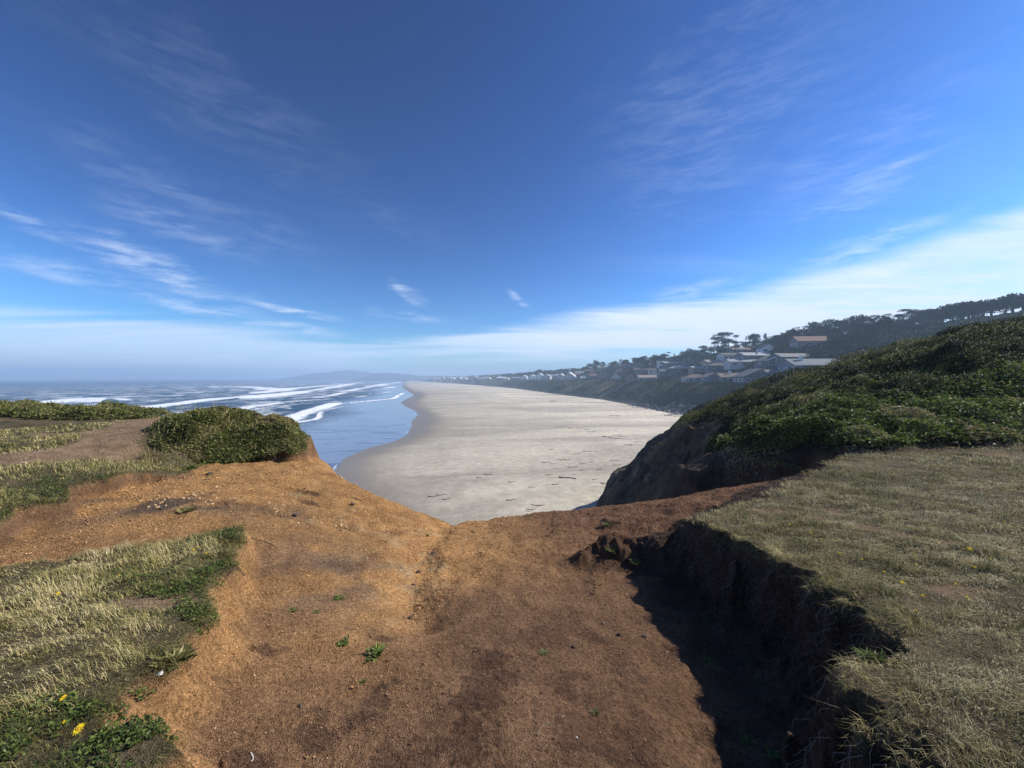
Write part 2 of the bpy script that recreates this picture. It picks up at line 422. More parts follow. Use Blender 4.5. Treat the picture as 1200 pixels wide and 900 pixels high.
def mat_sea():
    m, t, b = new_mat('sea_water')
    co = t.n('ShaderNodeTexCoord').outputs['Object']
    foam = t.attr('foam'); sh = t.attr('shallow'); lace = t.attr('lace')
    n1 = t.noise(co, .35, 6, .7, .5); n2 = t.noise(t.map(co, (1, .55, 1), (0, 0, -.35)), .06, 6, .65, 1.0)
    fo = t.math('ADD', foam, t.math('MULTIPLY', t.math('SUBTRACT', n1, .5), .55))
    fmask = t.sst(.34, .58, fo)
    lc = t.math('MULTIPLY', t.sst(.47, .64, t.math('ADD', n2, t.math('MULTIPLY', t.math('SUBTRACT', n1, .5), .35))), lace)
    fm = t.math('MAXIMUM', fmask, t.math('MULTIPLY', lc, .8))
    swell = t.noise(t.map(co, (.35, 1, 1), (0, 0, .3)), .02, 4, .6)
    deep = t.mix(swell, rgb(.008, .036, .070), rgb(.022, .075, .125))
    rip = t.noise(t.map(co, (.35, 1, 1), (0, 0, -.9)), .11, 7, .68, 1.6)
    c = t.mix(sh, deep, t.mix(t.sst(.50, .60, rip), rgb(.22, .25, .31), rgb(.11, .125, .165)))
    c = t.mix(fm, c, rgb(.82, .84, .86))
    t.lk(c, b.inputs['Base Color'])
    b.inputs['IOR'].default_value = 1.333
    ro = t.mix(sh, rgb(.42, .42, .42), rgb(.12, .12, .12)); t.lk(t.math('MULTIPLY_ADD', sh, .25, .28), b.inputs['Specular IOR Level']); ro = t.mix(fm, ro, rgb(.9, .9, .9)); t.lk(ro, b.inputs['Roughness'])
    w1 = t.noise(t.map(co, (.45, 1, 1), (0, 0, .25)), .16, 7, .68)
    bs = t.n('ShaderNodeBump'); t.lk(w1, bs.inputs['Height']); bs.inputs['Distance'].default_value = 2.2
    t.lk(t.math('SUBTRACT', .9, t.math('MULTIPLY', sh, .86)), bs.inputs['Strength']); t.lk(bs.outputs[0], b.inputs['Normal'])
    return m

def mat_coast():
    m, t, b = new_mat('coastal_slope')
    co = t.n('ShaderNodeTexCoord').outputs['Object']
    base = t.attr('soil', 'Color')
    n = t.noise(co, .5, 7, .7)
    c = t.mix(.9, base, t.mix(t.sst(.35, .65, n), rgb(.55, .55, .55), rgb(1.35, 1.35, 1.3)), 'MULTIPLY')
    t.lk(c, b.inputs['Base Color']); b.inputs['Roughness'].default_value = .95; b.inputs['Specular IOR Level'].default_value = .1
    t.lk(t.bump(n, 1, 1.2), b.inputs['Normal'])
    return m

M = {}
M['ground'] = mat_ground(); M['sand'] = mat_sand(); M['sea'] = mat_sea(); M['coast'] = mat_coast()
M['grass'] = mat_blades('short_grass', [(.045, .055, .016), (.19, .175, .045), (.40, .325, .125), (.60, .50, .27)], [0, .32, .62, 1], .18)
M['salal'] = mat_blades('salal_leaves', [(.015, .022, .007), (.06, .09, .02), (.19, .25, .05), (.28, .24, .12)], [0, .38, .82, 1], .28, .55, .2)
M['olive'] = mat_blades('olive_shrub_leaves', [(.045, .045, .02), (.13, .14, .04), (.25, .27, .08), (.32, .24, .13)], [0, .4, .78, 1], .3, .6, .15)
M['spruce'] = mat_blades('spruce_needles', [(.014, .016, .008), (.055, .065, .018), (.20, .21, .045), (.26, .22, .11)], [0, .42, .85, 1], .25, .7, .15)
M['crown'] = mat_blades('pine_foliage', [(.018, .028, .014), (.032, .048, .02), (.05, .07, .026)], [0, .5, 1], .05, .8, .1)
M['scrub'] = mat_blades('scrub_foliage', [(.03, .035, .018), (.055, .062, .026), (.12, .12, .05), (.22, .2, .1)], [0, .5, .85, 1], .05, .85, .1)
M['twig'] = simple('dead_twigs', (.14, .11, .085), .9, .3, 20)
M['bark'] = simple('bark', (.075, .06, .05), .9, .3, 2)
M['root'] = simple('dry_roots', (.20, .16, .12), .9, .35, 30)
M['stone'] = simple('pale_stone', (.36, .30, .24), .85, .3, 30, .4)
M['darkstone'] = simple('dark_stone', (.07, .055, .045), .9, .3, 30, .4)
M['palerock'] = simple('pale_orange_stone', (.50, .33, .17), .9, .25, 20, .4)
M['rock'] = simple('riprap_rock', (.17, .165, .16), .9, .35, .7, .5)
M['drift'] = simple('driftwood', (.50, .46, .40), .85, .25, 3)
M['kelp'] = simple('kelp', (.10, .075, .055), .7, .3, 3)
M['petal'] = simple('yellow_petal', (.85, .62, .02), .6, .08, 60)
M['disc'] = simple('flower_centre', (.55, .30, .02), .8, .1, 60)
M['stalk'] = simple('flower_stalk', (.10, .13, .04), .7, .2, 40)
M['glass'] = simple('window_glass', (.03, .04, .05), .08, .1, 1, 0, 0, .6)
M['white'] = simple('white_paint', (.78, .78, .76), .6, .06, 1.5)
M['pole'] = simple('weathered_wood', (.22, .19, .165), .9, .2, 2)
M['brick'] = simple('chimney_brick', (.20, .12, .10), .9, .2, 3)
M['door'] = simple('door_paint', (.12, .13, .15), .6, .1, 2)

# ------------------------------------------------------------------ headland mesh (rings round the viewpoint)
th_f = np.radians(np.arange(-64, 64, .125)); th_b = np.radians(np.arange(64, 296, 2.0))
th = np.concatenate([th_f, th_b])
rr = np.concatenate([[.02, .2, .4, .6], np.geomspace(.8, 95, 860)])
RX = rr[:, None] * np.sin(th)[None]; RY = rr[:, None] * np.cos(th)[None]
HH, mk = headland(RX, RY, True)

def soil_colours(x, y, H, m):
    n = fbm(x, y, 1.6, 4, 101); n2 = fbm(x, y, .5, 4, 102); n3 = fbm(x, y, .28, 4, 103, .65)
    def C(*c): return np.array(c)[None, None] if x.ndim == 2 else np.array(c)[None]
    def mx(a, b, t): return a + (b - a) * np.clip(t, 0, 1)[..., None]
    orange = C(.56, .315, .13); brown = C(.265, .155, .088); pale = C(.58, .40, .21); dark = C(.105, .060, .038); grey = C(.13, .098, .078); red = C(.25, .13, .072)
    c = mx(brown + 0 * n[..., None], orange, sstep(3.0, 5.2, y + .9 * n) * sstep(1.6, -1.0, x + .6 * n))
    c = mx(c, orange * .8, sstep(-.9, -1.9, x + .5 * n2) * sstep(1.2, 2.4, y + .3 * n) * .55)
    # warm orange tongue down the middle and along the left bank
    c = mx(c, orange * 1.12, np.exp(-(((x + 1.15 + .25 * n2) / .55) ** 2 + ((y - 4.3) / 1.7) ** 2)) * 1.1)
    c = mx(c, pale, sstep(.12, .45, n3) * np.exp(-(((x + 1.15) / .6) ** 2 + ((y - 5.2) / 1.6) ** 2)))
    c = mx(c, pale, sstep(.2, .5, n3) * np.exp(-(((x + 3.3) / 1.4) ** 2 + ((y - 5.6) / 1.1) ** 2)))
    # greyer trodden patches
    c = mx(c, grey * 1.35, .75 * sstep(-.1, .5, n2 + .3) * np.exp(-(((x + 1.9) / .75) ** 2 + ((y - 3.9) / .9) ** 2)))
    c = mx(c, grey, .95 * sstep(-.35, .35, n2) * np.exp(-(((x + 4.3) / 1.7) ** 2 + ((y - 4.8 - .35 * (x + 4.4)) / .75) ** 2)))
    c = mx(c, red * 1.05, .7 * sstep(.2, 1.6, x + .4 * n) * sstep(4.2, 5.8, y))
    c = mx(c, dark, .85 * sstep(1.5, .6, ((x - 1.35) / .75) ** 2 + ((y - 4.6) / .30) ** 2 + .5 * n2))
    c = mx(c, brown * .88, .6 * sstep(-.2, .9, x + .4 * n) * sstep(5.2, 3.0, y))
    # dark damp patches by the feet
    dl = np.abs(line_sdf([(-1.15, 1.75), (-.6, 2.05), (.15, 2.3)], x, y)); dl2 = np.abs(line_sdf([(-.5, 1.75), (.6, 1.85)], x, y))
    c = mx(c, dark * 1.2, .75 * sstep(-.02, .12, .5 * n3 + .22 * n2 + .30 * np.exp(-(dl / .28) ** 2) + .2 * np.exp(-(dl2 / .15) ** 2) - .22) * (y < 3.2))
    c = mx(c, dark * 1.5, .5 * sstep(.1, .2, n3) * sstep(3.8, 3.0, y) * sstep(-1.0, .2, x))
    for (sx, sy, r) in ((-3.05, 5.85, .16), (-3.3, 6.25, .2), (-2.65, 6.6, .12)):
        c = mx(c, dark * .9, .9 * sstep(.4, 1, np.exp(-(((x - sx) / (r * 1.6)) ** 2 + ((y - sy) / (r * .7)) ** 2)) + .5 * n3))
    # bank faces; right face and foot soil darkened to deepen their shade
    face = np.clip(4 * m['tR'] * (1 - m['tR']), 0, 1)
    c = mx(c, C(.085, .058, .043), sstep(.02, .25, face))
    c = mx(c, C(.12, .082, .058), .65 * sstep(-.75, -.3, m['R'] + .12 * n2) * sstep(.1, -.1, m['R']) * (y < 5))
    f1 = np.clip(4 * m['tL1'] * (1 - m['tL1']), 0, 1); c = mx(c, orange * 1.0, f1 * .8)
    f2 = np.clip(4 * m['tL2'] * (1 - m['tL2']), 0, 1); c = mx(c, brown * .9, f2)
    thatch = mx(C(.13, .11, .058) + 0 * n[..., None], C(.19, .15, .09), sstep(-.3, .4, n2))
    gm = np.maximum(np.maximum(m['tL1'], m['tL2']) , m['tR'])
    bare = bare_mask(x, y)
    under = mx(thatch, C(.36, .25, .155), bare)
    c = mx(c, under, sstep(.8, 1, gm))
    rock = mx(C(.16, .125, .095) + 0 * n[..., None], C(.38, .29, .19), sstep(-.1, .4, fbm(x, y, 1.1, 5, 105, .6)))
    rock = mx(rock, C(.19, .125, .08), sstep(.1, .5, fbm(x, y, 3.5, 3, 106)) * .7)
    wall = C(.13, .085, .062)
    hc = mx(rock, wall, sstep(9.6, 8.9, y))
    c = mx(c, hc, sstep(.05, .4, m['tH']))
    shr = hill_cover(x, y, H, m)
    c = mx(c, C(.035, .032, .02), shr)
    c = mx(c, rock * .9, sstep(.35, 1.2, m['o']))
    return c

def bare_mask(x, y):
    """worn bare patches in the turf: the little path to the left brink and a few scuffs"""
    n = fbm(x, y, .5, 4, 111)
    p = np.abs(line_sdf([(-9.6, 10.6), (-9.1, 9.6), (-8.0, 8.0), (-7.1, 6.6), (-7.4, 6.0), (-8.4, 5.5)], x, y))
    b = sstep(.62, .36, p + .3 * n)
    b = np.maximum(b, sstep(.55, .8, np.exp(-(((x + 8.8) / 2.2) ** 2 + ((y - 7.6) / .3) ** 2)) + .6 * n))
    b = np.maximum(b, sstep(.6, .9, np.exp(-(((x + 2.25) / .42) ** 2 + ((y - 2.45) / .22) ** 2)) + .35 * n))
    b = np.maximum(b, sstep(.7, 1.0, np.exp(-(((x + 1.45) / .2) ** 2 + ((y - 1.62) / .14) ** 2)) + .3 * n))
    b = np.maximum(b, .8 * sstep(.6, .95, np.exp(-((line_sdf([(3.1, 4.4), (3.4, 3.5), (3.6, 2.7)], x, y) / .16) ** 2)) + .4 * n) * (x > 1.6))
    b = np.maximum(b, .8 * sstep(.45, .62, fbm(x, y, 1.0, 4, 113)))
    return np.clip(b, 0, 1)

def hill_cover(x, y, H, m):
    """1 where the headland hill is under shrubs, 0 on bare rock"""
    n = fbm(x, y, 1.4, 4, 121)
    # cover grows away from the eroded nose
    edge = np.interp(y, [7, 8.6, 9.2, 10, 11, 13, 15, 17, 19, 22, 30], [6.3, 6.5, 5.8, 5.4, 6.6, 7.7, 8.5, 9.0, 9.6, 10.2, 12])
    return sstep(-.25, .25, x - edge + .5 * n) * sstep(-.1, .1, m['H'])

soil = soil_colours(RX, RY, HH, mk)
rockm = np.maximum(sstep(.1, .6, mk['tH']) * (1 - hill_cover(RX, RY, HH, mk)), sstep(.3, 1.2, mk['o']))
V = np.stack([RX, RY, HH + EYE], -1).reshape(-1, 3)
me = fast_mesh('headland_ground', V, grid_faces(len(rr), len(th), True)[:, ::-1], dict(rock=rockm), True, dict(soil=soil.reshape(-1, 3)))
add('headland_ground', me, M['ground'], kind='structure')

# ------------------------------------------------------------------ beach, sea, coast land
def pgrid(k0, k1, nk, y0, y1, ny):
    """rows denser near the viewer, fanned out with distance"""
    k = np.linspace(k0, k1, nk); Y = 1 / np.linspace(1 / y0, 1 / y1, ny)
    return k[None] * Y[:, None], Y[:, None] + 0 * k[None]

X, Y = pgrid(-1.5, 1.1, 620, 14, 5200, 420)
Z, U = beach_h(X, Y)
un = U + 2.5 * fbm(X, Y, 14, 4, 131) + 6 * fbm(X, Y, 70, 3, 132)
wet = np.clip(sstep(17, 5, un) * .55 + .40 * sstep(34, 18, un + 6 * fbm(X * .5, Y, 30, 3, 133)), 0, 1)
wet = np.maximum(wet, sstep(3.5, .5, U + .8 * fbm(X, Y, 6, 3, 134)))
wet = np.maximum(wet, .16 * sstep(61, 58.5, U + 7 * fbm(X, Y, 24, 3, 136)) + .10 * sstep(88, 84, U + 12 * fbm(X, Y, 40, 3, 137)))
wet = np.maximum(wet, .30 * sstep(75, 30, un + 12 * fbm(X * .5, Y, 40, 3, 135)))
me = fast_mesh('beach', np.stack([X, Y, Z], -1).reshape(-1, 3), grid_faces(*X.shape), dict(wet=wet), True)
add('beach', me, M['sand'], kind='structure')

X, Y = pgrid(-1.75, .35, 900, 22, 32000, 620)
U = -line_sdf(WATER, X, Y)          # distance offshore
foam = np.zeros(X.shape); Zs = np.zeros(X.shape)
def wave(pxs, width, amp=1.0, h=.5, seed=0):
    """a breaking crest laid through the points, widest where it has broken"""
    global foam, Zs
    pts = [on_sea(a, b) for a, b in pxs]
    d = line_sdf(pts, X + 6 * fbm(X, Y, 60, 3, seed + 140), Y + 9 * fbm(X, Y, 45, 4, seed + 141))
    side = np.where(d > 0, 1.0, .28)          # foam trails on the seaward side, a sharp front to the shore
    e = np.abs(d) * np.where(d > 0, 1.0, 3.2)
    mod = .75 + .45 * fbm(X, Y, 90, 3, seed + 142)
    foam = np.maximum(foam, amp * (mod + .10) * np.exp(-(e / (width * .82)) ** 1.6))
    foam = np.maximum(foam, .50 * amp * mod * np.exp(-(np.maximum(e, 0) / (width * 1.9)) ** 2) * (d > 0))
    Zs += h * np.exp(-(d / (width * .35 + 3)) ** 2)
crests = [
    ([(268, 508), (315, 496), (345, 487), (371, 480), (393, 473)], 12, 1.0, .5),
    ([(335, 497), (356, 493), (380, 482), (406, 476)], 4, .8, .2),
    ([(410, 472.3), (440, 469.5), (460, 467.5), (466, 464), (473, 461)], 5, 1.0, .35),
    ([(363, 466.5), (385, 464.5), (402, 460.5)], 12, .95, .6),
    ([(292, 466), (328, 461.5), (370, 457), (400, 451.8), (423, 448.2)], 30, .95, .9),
    ([(225, 453.8), (262, 453.2), (300, 453.6), (325, 456.5)], 40, .9, 1.1),
    ([(300, 460.5), (340, 455.5), (400, 450.3)], 40, .8, .8),
    ([(376, 450.3), (392, 449.8)], 60, .9, .6),
    ([(20, 474), (60, 470.5), (100, 467.8), (118, 470)], 22, .95, 1.2),
    ([(108, 486), (125, 481), (165, 478), (212, 472), (250, 467.5), (300, 464.5)], 17, 1.0, .7),
    ([(252, 488), (262, 483), (285, 477), (310, 474.2), (322, 473)], 9, .95, .5),
    ([(419, 465.5), (428, 464.2)], 8, .8, .3),
    ([(420, 459), (445, 455.5), (470, 452)], 25, .7, .3),
    ([(395, 459), (420, 456), (445, 451)], 30, .7, .3),
    ([(430, 453), (452, 449.6), (470, 447.6)], 60, .7, .3),
    ([(110, 468.5), (135, 468), (150, 469.5)], 14, .7, .5),
    ([(330, 470.5), (350, 471.5), (372, 470.4), (398, 471.3)], 6, .8, .4),
    ([(300, 479), (325, 477.5), (345, 478)], 5, .7, .3),
    ([(428, 462), (445, 461), (458, 459)], 8, .7, .3),
    ([(330, 452), (352, 451), (365, 450.6)], 30, .7, .5),
    ([(190, 451.2), (215, 450.6), (240, 451)], 45, .75, .8),
    ([(60, 463), (95, 461.5), (140, 462.5), (170, 462)], 18, .6, .7),
    ([(180, 460), (220, 459.2), (262, 460.2)], 20, .6, .6),
    ([(0, 478), (50, 476.5), (110, 478)], 12, .7, .5),
]
for i, (p, w, a, h) in enumerate(crests): wave(p, w, a, h, i * 7)
foam *= sstep(-.5, 3, U)
shallow = sstep(62, 26, U + 10 * fbm(X, Y, 40, 3, 151))
lace = sstep(40, 75, U) * sstep(1100, 260, U + 120 * fbm(X, Y, 150, 3, 152)) * 1.0
edge = np.exp(-((U - .6) / .6) ** 2) * .45 * (Y < 600)
foam = np.maximum(foam, edge * (.5 + fbm(X, Y, 8, 2, 153)))
Zs += .16 * fbm(X * .5, Y, 16, 3, 154) * sstep(20, 80, U) + .5 * fbm(X * .25, Y, 55, 2, 155) * sstep(60, 300, U)
me = fast_mesh('sea', np.stack([X, Y, Zs], -1).reshape(-1, 3), grid_faces(*X.shape), dict(foam=foam, shallow=shallow, lace=lace), True)
add('sea', me, M['sea'], kind='structure')

X, Y = pgrid(-.75, 2.3, 640, 42, 4600, 420)
Z = coast(X, Y); S = line_sdf(TOE, X, Y)
n = fbm(X, Y, 25, 4, 161); n2 = fbm(X, Y, 8, 4, 162)
def A3(*c): return np.array(c)[None, None]
cc = A3(.038, .042, .022) + 0 * n[..., None]
cc = cc + (A3(.20, .185, .10) - cc) * (sstep(.0, .35, n + .3 * n2) * sstep(3, 9, S) * sstep(30, 14, S))[..., None] * .9
cc = cc + (A3(.11, .105, .10) - cc) * (sstep(6, 2, S + 2 * n2))[..., None]
cc = cc + (A3(.10, .10, .05) - cc) * (sstep(28, 34, S) * sstep(60, 40, S))[..., None] * .6
ok = S > -6
me = fast_mesh('coast_terrain', np.stack([X, Y, Z], -1).reshape(-1, 3), grid_faces(*X.shape), None, True, dict(soil=cc.reshape(-1, 3)))
add('coast_terrain', me, M['coast'], kind='structure')

# distant hills across the bay
def far_hill(pxs, Yd, depth, name):
    px = np.array([p[0] for p in pxs], float); py = np.array([p[1] for p in pxs], float)
    xs = np.linspace(px[0], px[-1], 160); top = np.interp(xs, px, py)
    h = (HY - top) / F * Yd + EYE
    rows = []
    for v in np.linspace(0, 1, 24):
        prof = math.sin(math.pi * v) ** .7
        yy = Yd + (v - .5) * depth
        xx = (xs - CX) / F * Yd
        zz = -3 + (h + 3) * prof + 6 * fbm(xx, yy + 0 * xx, 160, 4, 171) * prof
        rows.append(np.stack([xx, yy + 0 * xx, zz], -1))
    V = np.stack(rows)
    me = fast_mesh(name, V.reshape(-1, 3), grid_faces(24, 160), None, True, dict(soil=np.full((24 * 160, 3), .045) * np.array([1, 1.15, .7])))
    add(name, me, M['coast'], kind='structure')
far_hill([(350, 443.5), (360, 440.5), (375, 437.8), (392, 436), (398, 434.6), (405, 434.2), (412, 433.6), (420, 435), (430, 436), (440, 439), (455, 443)], 3100, 800, 'hills')
far_hill([(428, 443.5), (440, 438.4), (452, 437.5), (462, 438), (475, 438.6), (490, 440), (520, 440.5), (560, 443)], 2500, 500, 'hills')
HAZE = .00052; SKY = .10; CLOUD = (6.4, 7.2, 8.6); EXPO = 0.5
SKYG = 1.8; SKYK = (8.6, 14.0, 16.4)

# ------------------------------------------------------------------ vegetation generators
def unit(v): return v / np.maximum(np.linalg.norm(v, axis=-1, keepdims=True), 1e-9)

def blade_mesh(name, P, head, length, width, lean, tint, up=None):
    """curved tapering grass blades: 5 vertices, 3 triangles each"""
    n = len(P)
    d = np.stack([np.cos(head), np.sin(head), 0 * head], -1)          # lean direction
    a = head + rng.normal(1.4, .6, n); s = np.stack([np.cos(a), np.sin(a), 0 * a], -1) * width[:, None] * .5
    z = np.array([0, 0, 1.0])
    L = length[:, None]; ln = lean[:, None]
    mid = P + (z * np.sqrt(np.clip(1 - (.55 * ln) ** 2, .05, 1)) + d * ln * .55) * L * .5
    tip = mid + (z * (1 - 1.25 * ln) + d * (.35 + ln)) * L * .5
    V = np.stack([P - s, P + s, mid + s * .8, mid - s * .8, tip], 1).reshape(-1, 3)
    b = (np.arange(n) * 5)[:, None]
    Fc = np.concatenate([b + [0, 1, 2], b + [0, 2, 3], b + [3, 2, 4]], 1).reshape(-1, 3)
    return fast_mesh(name, V, Fc, dict(tint=np.repeat(np.clip(tint, 0, 1), 5)))

def leaf_arrays(P, axis, nrm, length, width, tint):
    """folded diamond leaves: 4 vertices, 2 triangles each"""
    n = len(P)
    ax = unit(axis); sd_ = unit(np.cross(ax, nrm)); up = np.cross(sd_, ax)
    L = length[:, None]; W = width[:, None] * .5
    V = np.stack([P, P + ax * L * .45 + sd_ * W + up * W * .4, P + ax * L * .97 - up * W * .3, P + ax * L * .45 - sd_ * W + up * W * .4], 1).reshape(-1, 3)
    b = (np.arange(n) * 4)[:, None]
    Fc = np.concatenate([b + [0, 1, 2], b + [0, 2, 3]], 1).reshape(-1, 3)
    return V, Fc, np.repeat(np.clip(tint, 0, 1), 4)

def leaf_mesh(name, *a):
    V, Fc, T = leaf_arrays(*a)
    return fast_mesh(name, V, Fc, dict(tint=T))

def sphere_dirs(n):
    v = rng.normal(size=(n, 3)); return unit(v)

# ------------------------------------------------------------------ turf
def scatter(n, r0, r1, a0=-62, a1=62, rcap=4.0):
    r = np.exp(rng.uniform(math.log(r0), math.log(r1), n)); a = np.radians(rng.uniform(a0, a1, n))
    keep = rng.random(n) < np.minimum(1, (r / rcap) ** 2)
    r, a = r[keep], a[keep]
    return r * np.sin(a), r * np.cos(a), r

def turf(name, region, n, label):
    x, y, r = scatter(n, .95, 13.5)
    q = (x > 0) if region == 'R' else (x < 0)
    x, y, r = x[q], y[q], r[q]
    H, m = headland(x, y, True)
    if region == 'R': s = m['R']; t_ = m['tR']
    else: s = np.maximum(m['L1'], m['L2']); t_ = np.maximum(m['tL1'], m['tL2'])
    bare = bare_mask(x, y)
    cov = sstep(.80, .99, t_) * (1 - .93 * bare) * (.45 + .55 * sstep(-.35, .1, fbm(x, y, .11, 3, 208)))
    if region == 'R': cov = cov * sstep(.25, -.05, m['H']) * (1 - sstep(.1, .4, fbm(x, y, .35, 3, 205)) * .3)
    cov = cov * (m['o'] < .15)
    k = rng.random(len(x)) < cov
    x, y, r, H, s, bare = x[k], y[k], r[k], H[k], s[k], bare[k]
    n_ = len(x)
    patch = fbm(x, y, .7, 4, 201) * .5 + fbm(x, y, .16, 3, 202) * .5
    wind = 2.2 * fbm(x, y, .9, 3, 203) + (math.radians(200) if region == 'L' else math.radians(20))
    head = wind + rng.normal(0, .7, n_)
    clump = np.clip(1 + 1.5 * fbm(x, y, .13, 3, 206), .35, 2.2)
    length = rng.uniform(.022, .062, n_) * clump * (1 + .7 * np.clip(fbm(x, y, .45, 3, 204), -.4, 1)) * (1 - .4 * bare)
    length *= np.where(rng.random(n_) < .04, 1.9, 1)
    edge = s < .07
    head = np.where(edge, (math.pi if region == 'R' else 0) + rng.normal(0, .8, n_), head)
    length = np.where(edge, length * 1.25, length)
    width = np.maximum(.0017, r * .00085) * rng.uniform(.7, 1.3, n_)
    lean = np.clip(rng.normal(.72, .22, n_), .15, 1.0); lean = np.where(edge, np.minimum(lean + .2, 1.15), lean)
    base = .47 if region == 'R' else .46
    tint = base + .06 + .85 * patch + .12 * fbm(x, y, .07, 2, 207) + rng.normal(0, .22, n_)
    if region == 'L':
        for gx, gy, gr in ((-1.55, 1.45, .32), (-2.1, 2.75, .4), (-1.75, 2.35, .2), (-5.5, 4.6, .8), (-4.9, 6.0, .4)):
            tint = tint - .42 * np.exp(-(((x - gx) ** 2 + (y - gy) ** 2) / gr ** 2))
        tint = tint - .10 * sstep(4, 7, y)
    if region == 'R': tint = tint + .15
    P = np.stack([x, y, H + EYE - .004], -1)
    add(name, blade_mesh(name, P, head, length, width, lean, tint), M['grass'], kind='stuff', label=label, cat='grass')
    return n_
print('turf', turf('grass', 'R', 900000, 'dry straw-green turf on the flat shelf right of the gully'),
      turf('grass', 'L', 980000, 'patchy green and straw turf on the banks left of the gully'))

# leafy mats of low green ground cover in the left turf
def cover(cx, cy, r, n, label, surf=None):
    a = rng.uniform(0, 2 * math.pi, n); q = np.sqrt(rng.random(n)) * r * (1 + .3 * np.sin(3 * a + cx))
    x = cx + q * np.cos(a) * 1.25; y = cy + q * np.sin(a)
    H, m = headland(x, y, True); k = (np.maximum(np.maximum(m['tL1'], m['tL2']), m['tR']) > .75) & (fbm(x, y, .15, 3, 211) > -.25)
    x, y, H = x[k], y[k], H[k]; n = len(x)
    P = np.stack([x, y, H + EYE + rng.uniform(.003, .03, n)], -1)
    ax = sphere_dirs(n); ax[:, 2] = np.abs(ax[:, 2]) * .5
    nr = sphere_dirs(n) * .5 + [0, 0, 1]
    s = rng.uniform(.010, .022, n) * max(1, cy * .30)
    return leaf_arrays(P, ax, nr, s, s * .6, .45 + rng.normal(0, .25, n))
parts = [cover(*a) for a in ((-1.62, 1.42, .34, 5200, ''), (-2.15, 2.75, .42, 5200, ''), (-1.78, 2.35, .17, 1500, ''), (-2.62, 3.66, .16, 900, ''),
                             (-5.4, 4.75, .5, 1800, ''), (-4.75, 5.95, .35, 1200, ''), (-4.6, 6.4, .3, 1000, ''), (-4.05, 6.1, .2, 700, ''), (-5.0, 3.75, .3, 1500, ''))]
off = 0; Vs = []; Fs = []; Ts = []
for V_, F_, T_ in parts: Vs.append(V_); Fs.append(F_ + off); Ts.append(T_); off += len(V_)
add('ground_cover', fast_mesh('ground_cover', np.concatenate(Vs), np.concatenate(Fs), dict(tint=np.concatenate(Ts))), M['salal'], kind='stuff',
    label='small-leaved green mats spreading through the left turf', cat='ground cover')

def domes(x, y, centres, radii):
    """height (0..1) and index of the rounded bush covering each plan point"""
    best = np.zeros(len(x)); idx = np.full(len(x), -1)
    for i, ((cx, cy), r) in enumerate(zip(centres, radii)):
        d2 = ((x - cx) ** 2 + (y - cy) ** 2) / (r * r)
        h = np.sqrt(np.clip(1 - d2, 0, 1)) * (r / max(radii))
        m_ = h > best; best[m_] = h[m_]; idx[m_] = i
    return best, idx

